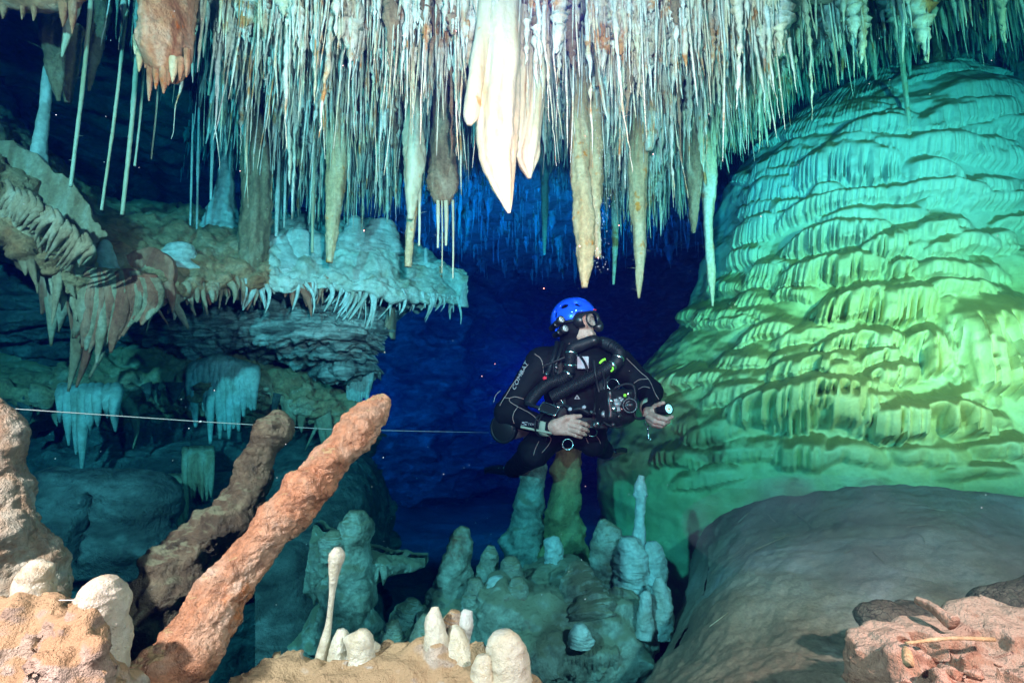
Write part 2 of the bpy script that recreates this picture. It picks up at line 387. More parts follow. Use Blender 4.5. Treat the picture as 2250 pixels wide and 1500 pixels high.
MAT['mound'] = rock('silted_stalagmite_stone', [(.28, (.12, .10, .07)), (.43, (.36, .32, .24)), (.56, (.56, .53, .42)), (.74, (.76, .75, .64))], (7, 7, 7), 7, .9, rough=.8, bump=.8, bsc=45,
                    spots=[((.34, .14, .08), 5, .62, .74)], silt=((.33, .28, .18), .4, .75, .9, 16))
MAT['pale_stal'] = rock('pale_blue_grey_calcite', [(.3, (.46, .44, .36)), (.55, (.66, .68, .62)), (.75, (.8, .83, .8))], (10, 10, 6), 5, .6, rough=.45, bump=.3, bsc=50)
MAT['gold_col'] = rock('golden_column_calcite', [(.3, (.30, .22, .09)), (.5, (.46, .38, .15)), (.7, (.58, .52, .26))], (7, 7, 3), 6, .7, rough=.65, bump=.5, bsc=50)
# ================================================================== the setting
def disp_surface(V, N, fn): return V + N * np.asarray(fn(V)).reshape(-1, 1)
EX = [-100, 200, 300, 430, 520, 600, 700, 800, 880, 960, 1010, 1060, 1200, 1260, 1330, 1400, 1480, 1540, 1600, 1680, 1740, 1850, 1950, 2050, 2300]
EY = [40, 60, 120, 300, 380, 480, 500, 490, 470, 420, 390, 370, 360, 370, 470, 520, 480, 430, 350, 300, 240, 190, 130, 115, 100]     # lower edge of the stalactite curtain
def ceil_z(x, y):
    x, y = np.broadcast_arrays(np.asarray(x, float), np.asarray(y, float)); X = x.ravel(); Yv = y.ravel()
    P = np.stack([X, Yv, 0 * X], 1)
    high = 2.25 + .06 * (Yv - 3) + .45 * sstep(.9, 2.6, X) + .25 * sstep(-1.3, -2.6, X)
    px = 1125 + 1125 * X / (np.maximum(Yv, .3) * CP + 1.6 * SP)
    e = np.interp(px, EX, EY) - 120                       # the ceiling bellies down until about Y = 3.2, then rises again
    py = -60 + (e + 60) * np.clip((Yv - 1.9) / 1.3, 0, 1) ** .9
    t = (750 - py) / 1125; zb = Yv * (SP + t * CP) / (CP - t * SP)
    zlow = np.where(Yv < 1.9, 1.9 + .25, zb)
    k = sstep(3.25, 3.9, Yv)
    z = np.minimum(zlow, high) * (1 - k) + high * k
    z = z + .09 * fbm(P, 1.6, 4, 3) + .05 * fbm(P, 5, 3, 4)
    return z.reshape(x.shape)
# cave ceiling
gx, gy = np.meshgrid(np.linspace(-7, 8, 260), np.linspace(1.2, 12, 220), indexing='ij')
V = np.stack([gx.ravel(), gy.ravel(), ceil_z(gx, gy).ravel()], 1)
V[:, 2] += .10 * ridged(V, 2.2, 4, 5) - .05
struct(ob('cave_ceiling', V, grid_faces(260, 220), MAT['ceiling']))
# cave floor : one sheet under everything
gx, gy = np.meshgrid(np.linspace(-8, 9, 200), np.linspace(-.5, 13, 170), indexing='ij')
V = np.stack([gx.ravel(), gy.ravel(), np.full(gx.size, -1.55)], 1)
V[:, 2] += .22 * fbm(V, .55, 5, 8) + .02 * (V[:, 1] - 3) + .5 * sstep(-1.0, -3.0, V[:, 0])
V[:, 2] += .05 * ridged(V, 3, 4, 9)
struct(ob('cave_floor', V, grid_faces(200, 170), MAT['floor']))
# far wall across the back of the chamber, bending round on both sides
s = np.linspace(0, 1, 330); zz = np.linspace(-2.0, 4.2, 170)
bx = catmull([(-3.6, 1.2, 0), (-4.2, 3.2, 0), (-4.0, 5.4, 0), (-2.6, 7.4, 0), (-1.0, 8.4, 0), (0.8, 11.5, 0), (2.8, 11.0, 0), (4.6, 7.6, 0), (6.2, 5.2, 0), (6.4, 2.5, 0)], 330)
t = np.gradient(bx, axis=0); nrm = np.stack([t[:, 1], -t[:, 0], 0 * s], 1); nrm /= np.linalg.norm(nrm, axis=1)[:, None]
V = np.repeat(bx, 170, 0); V[:, 2] = np.tile(zz, 330); NN = np.repeat(nrm, 170, 0)
lay = V * np.array([1, 1, 1.7])
V = V + NN * (.7 * fbm(V, .6, 4, 11) + .55 * ridged(lay, 1.0, 5, 12) + .12 * fbm(V, 3.5, 4, 13) )[:, None]
struct(ob('cave_wall', V, grid_faces(330, 170), MAT['wall']))

# ------------------------------------------------------------------ the flowstone dome
DC = np.array([2.95, 3.75])                       # axis of the dome (x, y)
sil = [(2100, 68), (1900, 138), (1760, 212), (1685, 290), (1640, 385), (1608, 500), (1590, 590), (1560, 665), (1490, 750), (1425, 830), (1375, 900), (1345, 1000), (1335, 1100), (1350, 1200), (1370, 1330)]
_z, _r = [], []
for (px, py) in sil:
    p = W(px, py, 3.35); _z.append(p[2]); _r.append(DC[0] - p[0])
_z = np.array(_z[::-1]); _r = np.array(_r[::-1])
_z = np.append(_z, [_z[-1] + .10, _z[-1] + .16]); _r = np.append(_r, [_r[-1] * .6, .02])
NT, NZ = 720, 560
# arc-length spacing along the profile
pr = np.stack([_r, _z], 1); sl_ = np.concatenate([[0], np.cumsum(np.linalg.norm(np.diff(pr, axis=0), axis=1))])
tt = np.linspace(0, sl_[-1], NZ); rz = np.interp(tt, sl_, _r); zz = np.interp(tt, sl_, _z)
k = np.ones(25) / 25; rz = np.convolve(np.pad(rz, 12, mode='edge'), k, 'valid'); rz[-1] = .01
th = np.linspace(R_(-205), R_(-35), NT)            # sweep round the side that faces the camera
def dome_base(T, Rr, Z):
    st = np.sin(T); ct = np.cos(T)
    ry = Rr * .60 + .10
    return np.stack([DC[0] + Rr * ct, DC[1] + ry * st, Z], -1)
TT, _ = np.meshgrid(th, tt, indexing='ij'); RR = np.broadcast_to(rz, TT.shape); ZZ = np.broadcast_to(zz, TT.shape)
B = dome_base(TT, RR, ZZ)
flat = B.reshape(-1, 3)
low = .13 * fbm(flat * np.array([1, 1, 1.2]), 1.1, 4, 21).reshape(NT, NZ)
NB = np.stack([np.cos(TT), np.sin(TT) * 1.5, .35 + 0 * TT], -1); NB /= np.linalg.norm(NB, axis=2)[:, :, None]
B = B + NB * low[:, :, None]
PX, PY = proj(B)
# horizontal running coordinate (metres along the surface) and height
S = np.broadcast_to((th * 1.9)[:, None], TT.shape); Z = ZZ
BACK = np.where(np.sin(TT) < .15, 0, 1e9)[::3, ::3]; PXs = PX[::3, ::3].copy(); PYs = PY[::3, ::3].copy()
def locate(px, py):
    d = (PXs - px) ** 2 + (PYs - py) ** 2 + BACK
    k = np.unravel_index(np.argmin(d), d.shape); return S[::3, ::3][k], Z[::3, ::3][k]
# lips of the tiers as the photograph shows them: x0,y0 -> x1,y1, crown (px the middle rises), drop (px), outward (m), flute depth
lips = [
 (1700,300,1990,215,15,48,.05,.2),(1900,205,2160,170,12,45,.05,.2),(1690,345,1830,310,12,40,.04,.2),(1830,300,2010,270,14,42,.06,.5),(2010,262,2240,235,14,70,.07,.5),(2060,200,2230,190,10,45,.05,.3),
 (1650,385,1810,320,14,55,.06,.4),(1810,320,2000,320,10,70,.06,.6),(1990,315,2240,330,10,60,.07,.6),(2110,335,2250,345,6,45,.06,.5),
 (1640,430,1760,395,14,85,.06,.7),(1740,385,1985,345,26,95,.10,1.),(1970,385,2120,395,14,45,.08,.3),(2080,420,2240,410,12,40,.07,.3),
 (1612,520,1720,470,12,70,.07,.5),(1700,505,1960,430,20,38,.09,.5),(1930,430,2180,440,14,36,.09,.3),
 (1600,570,1690,540,10,50,.06,.4),(1715,560,1960,500,20,62,.10,.9),(1880,560,2000,525,14,55,.10,.9),(2010,560,2200,540,14,40,.08,.3),
 (1640,610,1745,585,12,40,.06,.4),(1705,615,1950,570,16,66,.11,.9),(1945,600,2010,590,6,40,.09,.8),(1990,610,2170,610,14,40,.09,.3),
 (1590,680,1700,650,10,40,.05,.3),(1700,650,1800,650,8,30,.07,.5),(1780,690,1960,655,22,78,.12,1.),(1900,665,2060,650,16,90,.13,1.),(2000,650,2200,650,14,45,.10,.4),(2000,685,2260,670,10,90,.10,1.),
 (1620,745,1760,720,14,40,.06,.3),(1700,760,1850,730,12,30,.06,.3),(1770,775,1990,740,14,38,.11,.7),(1980,745,2060,735,10,140,.13,1.),(2040,705,2280,690,6,250,.12,1.),
 (1560,810,1690,790,12,36,.05,.3),(1680,820,1900,790,12,42,.09,.6),(1880,800,1975,780,10,36,.10,.7),(1885,830,2020,815,10,46,.11,.8),(1800,830,1880,825,6,36,.09,.7),
 (1540,880,1690,850,14,44,.06,.4),(1600,900,1970,860,26,100,.13,1.),(1690,910,1990,880,14,90,.12,1.),(1870,920,2170,905,24,90,.15,1.),
 (1500,960,1640,930,10,40,.05,.3),(1560,1000,1760,985,10,40,.05,.3),(1750,1012,1950,1002,10,36,.06,.3),(1950,1005,2150,1000,10,40,.06,.3),(2060,1045,2240,1035,8,30,.05,.2),(1480,1060,1640,1040,10,36,.04,.2),(2110,985,2260,975,8,50,.07,.6),(1700,985,1830,1000,8,60,.08,.8),(1430,1000,1560,1010,10,50,.05,.4),
]
rr = np.random.default_rng(31)
for q in range(85):                                   # small irregular tiers between the large ones
    px = rr.uniform(1500, 2250); py = rr.uniform(150, 960); w = rr.uniform(60, 190)
    if px < 1640 - (py - 500) * .45: px += 150
    lips.append((px - w / 2, py + rr.uniform(0, 12), px + w / 2, py - rr.uniform(0, 14), rr.uniform(5, 14), rr.uniform(18, 38), rr.uniform(.03, .07), rr.uniform(.2, .7)))
Dm = np.zeros((NT, NZ)); ID = np.full((NT, NZ), -1, int)
for q, (x0, y0, x1, y1, cr_, dp, out, fl) in enumerate(lips):
    s0, z0 = locate(x0, y0); s1, z1 = locate(x1, y1)
    if s1 - s0 < .03: continue
    sm, zm = locate((x0 + x1) / 2, (y0 + y1) / 2 + dp); _, zt = locate((x0 + x1) / 2, (y0 + y1) / 2)
    h = max(.03, zt - zm); crown = cr_ / max(dp, 1) * h
    mrg = .08
    ia = np.searchsorted(th * 1.9, s0 - mrg); ib = np.searchsorted(th * 1.9, s1 + mrg)
    Sg = S[ia:ib, :]; Zg = Z[ia:ib, :]
    u = (Sg - s0) / (s1 - s0)
    side = np.sqrt(sstep(-.05, .30, u) * sstep(1.05, .70, u))
    wob = .018 * n1(Sg * 6, q) + .010 * n1(Sg * 17, q + 40)
    zl = z0 + (z1 - z0) * u + crown * (1 - (2 * u - 1) ** 2) + wob
    fing = n1(Sg * 46 + 0.15 * np.sin(Zg * 9), q + 80); fing2 = n1(Sg * 96, q + 120)
    hf_ = min(h, .085)
    hh = (h * .74 + hf_ * (.30 * n1(Sg * 5, q + 7) + fl * (.42 * fing + .18 * fing2))) * (.45 + .55 * side)
    hh = np.maximum(hh, h * .15)
    qv = (zl - Zg) / hh
    tw = np.clip(.11 / h, .5, 1.6)
    top = np.sin(np.clip((qv + tw) / (tw + .35), 0, 1) * np.pi / 2) ** 1.3
    prof = top * np.where(qv > 0.35, 1 - .22 * np.clip((qv - .35) / .65, 0, 1) ** 1.5, 1.0)
    prof = prof * (1 - sstep(.93, 1.03, qv))
    # flutes: grooves between the fingers deepen downward
    rim = sstep(.05, .7, qv)
    gro = np.clip(.08 - fing - .35 * fing2, 0, 1)
    prof = prof * (1 - fl * rim * np.clip(gro * 2.0, 0, .8))
    if dp >= 120:                                      # tall curtain split by dark slits
        slit = np.clip(1 - np.abs(n1(Sg * 15 + .2 * n1(Zg * 6, q), q + 33)) * 8, 0, 1); prof = prof * (1 - .97 * slit * sstep(.08, .3, qv))
    d = out * 1.2 * prof * side * (1.35 if dp >= 200 else 1)
    cur = Dm[ia:ib, :]; win = d > cur + 1e-4
    Dm[ia:ib, :] = np.maximum(cur, d); idv = ID[ia:ib, :]; idv[win & (d > out * .3)] = q; ID[ia:ib, :] = idv
fine = .004 * fbm(flat, 16, 3, 25) + .030 * fbm(flat * np.array([1, 1, 1.6]), 4, 3, 26)
V = (B + NB * (Dm + fine.reshape(NT, NZ))[:, :, None])
# the lower skirt bulges smoothly
F = grid_faces(NT, NZ); V = V.reshape(-1, 3)
fid = ID.reshape(-1)[F]; fmax = np.where((fid == fid[:, :1]).all(1), fid[:, 0], -1)
pxf, pyf = proj(V[F[:, 0]])
dome = thing('flowstone_dome', 'huge green-yellow flowstone dome with tiers of fluted draperies on the right', 'flowstone', (DC[0], DC[1], -1.2))
def submesh(name, V, F, mat, parent):
    u, inv = np.unique(F.ravel(), return_inverse=True)
    return ob(name, V[u], inv.reshape(F.shape), mat, parent)
def components(F):
    """label of the connected piece for every face"""
    u, inv = np.unique(F.ravel(), return_inverse=True); G_ = inv.reshape(F.shape); lab = np.arange(len(u))
    while True:
        m = lab[G_].min(1); new = lab.copy()
        for c in range(F.shape[1]): np.minimum.at(new, G_[:, c], m)
        new = new[new]
        if (new == lab).all(): break
        lab = new
    return lab[G_[:, 0]]
body = np.ones(len(F), bool); tiers = []
for q in range(len(lips)):
    ix = np.nonzero(fmax == q)[0]
    if len(ix) < 500: continue
    lb = components(F[ix]); vals, cnt = np.unique(lb, return_counts=True)
    for v, c in zip(vals, cnt):
        if c > 350: sel = ix[lb == v]; body[sel] = False; tiers.append(sel)
ix = np.nonzero(body)[0]; lb = components(F[ix]); vals, cnt = np.unique(lb, return_counts=True); main = vals[np.argmax(cnt)]
submesh('dome_body', V, F[ix[lb == main]], MAT['dome'], dome)
for v, c in zip(vals, cnt):                                # shelf tops cut off from the rest of the body by the tiers around them
    if v != main: submesh('shelf_top', V, F[ix[lb == v]], MAT['dome'], dome)
for sel in tiers: submesh('drapery_tier', V, F[sel], MAT['dome'], dome)
# ================================================================== stalactites
def lumps(seed, a=.18, f=9, a2=.08, f2=30, flute=0.0, nf=7, zs=.45):
    def fn(V, ang, t):
        Q = V * np.array([1, 1, zs])
        k = a * fbm(Q, f, 3, seed) * 1.6 + a2 * fbm(V, f2, 3, seed + 5)
        if flute: k = k + flute * (np.abs(np.sin(ang * nf / 2 + 2.5 * n1(t * 2.2, seed) + seed)) - .6)
        return k
    return fn
def tite(name, pts, wid, mat, label=None, cat='stalactite', seed=1, nseg=28, nring=70, disp=None, group=None, parent=None, sq=None, extra=None):
    """pts: (px, py, Y) along the axis, wid: width in photograph pixels at each point"""
    P = np.array([W(*p) for p in pts]); r = np.array([w * .5 * pxm(p[2]) for w, p in zip(wid, pts)])
    Pc = catmull(P, nring); rc = np.maximum(catmull(np.stack([r, r, r], 1), nring)[:, 0], .0006)
    V, F = tube(Pc, rc, nseg, disp or lumps(seed), sq)
    if extra: V, F = join_parts([(V, F)] + extra)
    o = ob(name, V, F, mat, parent, origin=None if parent is not None else P[0])
    if label: tag(o, label, cat, group)
    return o
HAIRS = []                                          # (base point, direction, length, radius)
def hairs_on(pts, wid, n, seed, ln=(.012, .035), t0=.2, t1=.98):
    rg = np.random.default_rng(seed)
    P = np.array([W(*p) for p in pts]); r = np.array([w * .5 * pxm(p[2]) for w, p in zip(wid, pts)])
    Pc = catmull(P, 60); rc = catmull(np.stack([r] * 3, 1), 60)[:, 0]
    for q in range(n):
        k = int(rg.uniform(t0, t1) * 59); a = rg.uniform(0, 2 * np.pi); d = np.array([math.cos(a), math.sin(a), rg.uniform(-.2, .9)])
        HAIRS.append((Pc[k] + d * np.array([1, 1, 0]) * rc[k] * .8, d, rg.uniform(*ln), rg.uniform(.0006, .0012)))
# --- the large cream group in the middle
g = thing('stalactite_cluster', 'largest cream-white stalactite cluster hanging in front of the ceiling curtain', 'stalactite', W(1120, -60, 2.0))
tite('main_stalactite', [(1092, -90, 2.0), (1098, 60, 2.0), (1098, 200, 2.0), (1094, 320, 2.0), (1104, 395, 2.0), (1113, 440, 2.0), (1119, 468, 2.0)], [100, 98, 98, 92, 62, 30, 7], MAT['cream'], parent=g, seed=2, nseg=56, nring=120, disp=lumps(2, .16, 7, .06, 30, .15, 7))
tite('side_spike', [(1080, 150, 1.98), (1074, 250, 1.98), (1069, 330, 1.98)], [34, 24, 9], MAT['cream'], parent=g, seed=3, disp=lumps(3, .1, 8, .04, 30))
tite('side_spike', [(1073, -80, 1.95), (1064, 60, 1.95), (1050, 150, 1.95), (1040, 215, 1.95), (1034, 255, 1.95), (1031, 275, 1.95)], [44, 40, 40, 40, 34, 12], MAT['cream'], parent=g, seed=4, nseg=36, disp=lumps(4, .12, 9, .04, 30, .05, 4))
tite('drapery', [(1150, -90, 2.08), (1150, 60, 2.08), (1146, 200, 2.08), (1138, 310, 2.08), (1131, 345, 2.08)], [66, 58, 44, 26, 10], MAT['cream'], parent=g, seed=5, nseg=40, disp=lumps(5, .2, 9, .07, 30, .2, 6))
tite('drapery', [(1182, -90, 2.12), (1178, 60, 2.12), (1172, 200, 2.12), (1162, 300, 2.1), (1158, 350, 2.1), (1163, 392, 2.1)], [58, 58, 54, 48, 46, 8], MAT['cream'], parent=g, seed=6, nseg=40, nring=90, disp=lumps(6, .2, 9, .07, 30, .24, 7))
tite('drapery', [(1196, -90, 2.16), (1192, 80, 2.16), (1186, 230, 2.16), (1178, 330, 2.16)], [34, 30, 22, 6], MAT['cream'], parent=g, seed=7, nseg=28, disp=lumps(7, .14, 9, .05, 30, .12, 5))
# --- single large stalactites
T = [
 ('fuzzy_stalactite', [(902, 60, 2.45), (908, 200, 2.45), (908, 290, 2.45), (912, 350, 2.45), (905, 430, 2.45), (902, 482, 2.45)], [30, 34, 46, 52, 30, 14], 'cream', 'cream stalactite furred with tiny crystals, left of the big cream cluster', 60),
 ('stalactite', [(908, 420, 2.55), (902, 500, 2.55), (896, 586, 2.55)], [24, 20, 15], 'amber_tite', 'blunt amber stalactite tip reaching the pale ledge edge below the furred one', 14),
 ('stalactite', [(742, 150, 2.6), (740, 330, 2.6), (734, 440, 2.6), (728, 530, 2.6), (724, 577, 2.6)], [48, 46, 36, 24, 14], 'amber_tite', 'brown tapering stalactite standing over the ledge lip, half way to the cluster', 24),
 ('stalactite', [(1272, 150, 2.4), (1274, 330, 2.4), (1282, 450, 2.4), (1286, 560, 2.4), (1284, 632, 2.4)], [44, 42, 44, 40, 12], 'amber_tite', 'long beige stalactite above the blue helmet, left of its orange-tipped twin', 4),
 ('stalactite', [(1302, 180, 2.44), (1304, 340, 2.44), (1302, 440, 2.44), (1310, 500, 2.44), (1314, 566, 2.44)], [46, 44, 40, 22, 12], 'amber_tite', 'beige stalactite with a bright orange tip right of the long beige one', 18),
 ('stalactite', [(1405, 150, 2.6), (1402, 380, 2.6), (1406, 500, 2.6), (1405, 580, 2.6), (1404, 655, 2.6)], [48, 42, 28, 22, 4], 'amber_tite', 'hairy brown and white stalactite ending in a thin straw, right of the helmet', 46),
 ('stalactite', [(1518, 150, 2.75), (1519, 300, 2.75), (1522, 400, 2.75), (1524, 460, 2.75), (1524, 512, 2.75)], [44, 44, 38, 22, 6], 'brown_tite', 'carrot-shaped brown stalactite near the dome', 8),
 ('stalactite', [(1556, 200, 2.85), (1558, 380, 2.85), (1556, 500, 2.85), (1562, 590, 2.85), (1566, 672, 2.85)], [38, 34, 20, 18, 5], 'straws', 'long thin grey-blue stalactite whose tip hangs lowest beside the dome', 30),
 ('stalactite', [(1432, 120, 2.5), (1428, 210, 2.5), (1432, 270, 2.5), (1426, 330, 2.5)], [30, 52, 48, 16], 'straws', 'fat pale club-shaped stalactite in the curtain right of the cluster', 10),
 ('stalactite', [(973, 200, 2.5), (973, 330, 2.5), (972, 400, 2.5), (970, 445, 2.5)], [40, 58, 62, 40], 'brown_tite', 'spiky grey lump with orange-stained tips left of the big cream cluster', 70),
 ('stalactite', [(1305, 60, 2.2), (1312, 120, 2.2), (1312, 190, 2.2)], [14, 16, 8], 'brown_tite', 'short brown stalactite right of the cream cluster near the top', 6),
 ('stalactite', [(888, -60, 2.15), (880, 10, 2.15), (885, 60, 2.15), (878, 130, 2.15)], [60, 50, 40, 10], 'rust_block', 'rusty stalactite with pale frilled end near the top, left of the cluster', 40),
 ('stalactite', [(115, -40, 1.95), (118, 60, 1.95), (122, 150, 1.95), (129, 222, 1.95)], [62, 52, 36, 7], 'brown_tite', 'tapering grey-brown stalactite at the upper left corner', 4),
 ('stalactite', [(158, 60, 2.05), (155, 150, 2.05), (148, 225, 2.05)], [48, 36, 14], 'brown_tite', 'ragged dark stalactite just right of the tapering grey-brown one', 14),
 ('stalactite', [(168, 0, 1.8), (150, 60, 1.8), (136, 125, 1.8)], [26, 20, 4], 'cream', 'white icicle-like stalactite at the upper left corner', 2),
 ('stalactite', [(225, -20, 2.2), (212, 90, 2.2), (195, 200, 2.2)], [40, 34, 6], 'brown_tite', 'thin dark stalactite behind the long straws at upper left', 6),
 ('stalactite', [(510, -60, 2.1), (508, 60, 2.1), (503, 140, 2.1)], [26, 20, 4], 'amber_tite', 'pale forked stalactite right of the orange block', 8),
 ('stalactite', [(635, -50, 2.0), (636, 40, 2.0), (638, 100, 2.0)], [20, 16, 5], 'rust_block', 'short orange-brown stalactite among pale straws near the top', 4),
 ('stalactite', [(1900, -40, 2.95), (1912, 80, 2.95), (1925, 176, 2.95)], [34, 24, 4], 'straws', 'tapering blue-green stalactite left of the long rod above the dome', 4),
 ('stalactite', [(1956, -60, 2.9), (1980, 120, 2.9), (1992, 220, 2.9), (1999, 312, 2.9)], [16, 13, 10, 8], 'straws', 'long thin straight rod hanging in front of the dome top', 0),
 ('stalactite', [(1976, -60, 3.1), (1990, 80, 3.1), (2001, 175, 3.1)], [32, 20, 4], 'straws', 'tapering blue-green stalactite right of the long rod above the dome', 2),
 ('stalactite', [(2055, -60, 3.2), (2063, 70, 3.2), (2066, 170, 3.2)], [44, 34, 22], 'brown_tite', 'thick blunt dark stalactite over the dome top', 6),
 ('stalactite', [(2230, -60, 3.0), (2230, 30, 3.0), (2228, 95, 3.0)], [22, 14, 3], 'straws', 'thin blue stalactite at the upper right corner', 0),
 ('stalactite', [(2145, -60, 3.3), (2145, 50, 3.3), (2150, 112, 3.3)], [34, 24, 6], 'straws', 'dim blue stalactite between the blunt one and the upper right corner', 0),
 ('stalactite', [(1715, 0, 2.6), (1716, 120, 2.6), (1712, 200, 2.6)], [20, 14, 4], 'straws', 'bright blue-green straight stalactite where the curtain thins toward the dome', 3),
 ('stalactite', [(1850, -30, 2.8), (1852, 90, 2.8), (1850, 175, 2.8)], [22, 14, 3], 'straws', 'thin blue-green spike midway over the dome shoulder', 2),
 ('stalactite', [(1196, 330, 4.2), (1197, 440, 4.2), (1196, 560, 4.2)], [22, 18, 6], 'straws', 'lone blue stalactite far back below the cream cluster', 0),
 ('stalactite', [(1350, 400, 3.4), (1352, 520, 3.4), (1348, 625, 3.4)], [18, 15, 5], 'straws', 'thin teal spike in the dark gap between beige and hairy stalactites', 0),
]
for q, (nm, pts, wd_, mt, lab, nh) in enumerate(T):
    rough_ = .24 if mt in ('brown_tite', 'rust_block', 'amber_tite') else .14
    tite('stalactite', pts, wd_, MAT[mt], lab, seed=20 + q, disp=lumps(20 + q, rough_ * 1.3, 12, .24, 38, .12, 4 + q % 3))
    if nh: hairs_on(pts, wd_, nh, 50 + q)
# orange straw-like tip pieces and the pale straws under the spiky lump are their own stalactites
for q, (x, y0, y1, w_, lab) in enumerate([(962, 430, 545, 9, 'first thin white straw under the spiky orange-tipped lump'), (980, 440, 540, 11, 'thick ragged white straw in the middle under the spiky lump'), (995, 440, 612, 6, 'longest thin white straw under the spiky lump'),
        (971, 440, 600, 4, 'hair-thin white straw under the spiky lump'), (921, 360, 540, 9, 'white straw beside the amber tip left of the spiky lump')]):
    tite('stalactite', [(x, y0, 2.48), (x + 1, (y0 + y1) / 2, 2.48), (x, y1, 2.48)], [w_, w_ * .8, w_ * .5], MAT['cream'], lab, seed=70 + q, nseg=10, nring=40, disp=lumps(70 + q, .25, 20, .1, 50))
    hairs_on([(x, y0, 2.48), (x, y1, 2.48)], [w_, w_], 7, 170 + q, (.006, .02))
# --- the long soda straws at left
for q, (a, b_, w_, lab) in enumerate([((205, -60), (155, 410), 9, 'longest leaning white soda straw at left, nearest the tapering stalactite'), ((278, 20), (223, 462), 7, 'long white soda straw second in the row at left'), ((306, 60), (268, 472), 10, 'long white soda straw with a knobbed joint, third in the row at left'),
        ((318, 100), (296, 365), 6, 'shorter white soda straw ending above the ledge at left'), ((350, 120), (332, 350), 4, 'thin blue soda straw under the orange block'),
        ((478, -20), (458, 210), 6, 'long thin soda straw between orange block and curtain')]):
    P = [(a[0], a[1], 1.9 + .08 * q), ((a[0] + b_[0]) / 2 + 3, (a[1] + b_[1]) / 2, 1.9 + .08 * q), (b_[0], b_[1], 1.9 + .08 * q)]
    tite('soda_straw', P, [w_ * 1.1, w_, w_ * .8], MAT['cream'], lab, 'stalactite', seed=90 + q, nseg=10, nring=60, disp=lumps(90 + q, .22, 22, .12, 50))
    hairs_on(P, [w_] * 3, 6, 190 + q, (.005, .014))
# --- orange block hanging at upper left with a fringe of short teeth
g = thing('hanging_block', 'orange-brown block of calcite with a toothed lower edge hanging at upper left', 'stalactite', W(365, -40, 1.75))
tite('block', [(380, -120, 1.75), (372, -20, 1.75), (366, 70, 1.75), (358, 130, 1.75), (366, 165, 1.75)], [176, 168, 156, 140, 70], MAT['rust_block'], parent=g, seed=8, nseg=72, nring=110, disp=lumps(8, .16, 9, .12, 30, .10, 6), sq=.55)
for q, (x, y0, y1, w_) in enumerate([(308, 100, 158, 16), (330, 130, 222, 13), (345, 140, 196, 16), (362, 140, 206, 20), (382, 130, 182, 18), (398, 130, 178, 14), (412, 110, 170, 12), (322, 100, 150, 14), (300, 80, 120, 12), (372, 150, 188, 14)]):
    tite('tooth', [(x, y0, 1.73), (x - 1, (y0 + y1) / 2, 1.72), (x - 3, y1, 1.72)], [w_ * 1.3, w_, 3], MAT['rust_block'] if q % 4 else MAT['amber_tite'], parent=g, seed=100 + q, nseg=12, nring=24, disp=lumps(100 + q, .25, 14, .1, 40))
g = thing('hanging_block', 'rust-stained ragged ceiling rock cut off by the upper left corner', 'rock', W(60, -40, 1.6))
tite('block', [(-60, -30, 1.6), (30, -22, 1.6), (110, -14, 1.62), (185, -40, 1.65)], [90, 84, 84, 60], MAT['rust_block'], parent=g, seed=9, nseg=48, nring=80, disp=lumps(9, .22, 9, .1, 30))
for q, (x, y0, y1, w_) in enumerate([(8, 10, 42, 12), (50, 15, 44, 10), (75, 15, 46, 10), (140, 10, 60, 16), (160, 5, 75, 14)]):
    tite('tooth', [(x, y0, 1.6), (x, (y0 + y1) / 2, 1.6), (x - 2, y1, 1.6)], [w_ * 1.3, w_, 2], MAT['rust_block'], parent=g, seed=120 + q, nseg=10, nring=20)

# --- the dense curtain
rg = np.random.default_rng(77)
def curtain(n, Y0, Y1, x0, x1, rad, pw=1.0, lim=None):
    Y = rg.uniform(Y0 ** pw, Y1 ** pw, n) ** (1 / pw); px = rg.uniform(x0, x1, n)
    cl = .5 + .5 * pn(np.stack([px * .018, Y * 4, np.zeros(n)], 1))          # clumps and gaps
    keep = rg.uniform(0, 1, n) < .25 + 1.1 * cl
    Y, px = Y[keep], px[keep]; n = len(Y)
    x = (px - 1125) / 1125 * Y * (CP + .3 * SP) ; z = ceil_z(x, Y) + .03
    pxx, pyt = proj(np.stack([x, Y, z], 1))
    e = np.interp(pxx, EX, EY) if lim is None else np.full(n, lim)
    e = e + rg.normal(0, 18, n) - 20
    ln = np.where(rg.uniform(0, 1, n) < .10, rg.uniform(130, 330, n), rg.gamma(2.2, 36, n) + 22) * 2.6 / Y
    tip = np.minimum(pyt + ln, np.maximum(e + 25, pyt + 40))
    tt_ = (750 - tip) / 1125; zt = Y * (SP + tt_ * CP) / (CP - tt_ * SP)
    L = np.clip(z - zt, .06, 1.5)
    typ = rg.uniform(0, 1, n)
    r0 = np.where(typ < .5, rg.uniform(.0025, .006, n), np.where(typ < .84, rg.uniform(.008, .018, n), np.where(typ < .965, rg.uniform(.016, .032, n), rg.uniform(.03, .055, n)))) * rad
    L = np.where(r0 > .03, np.clip(L, .10, .45), L)
    return np.stack([x, Y, z], 1), L, r0
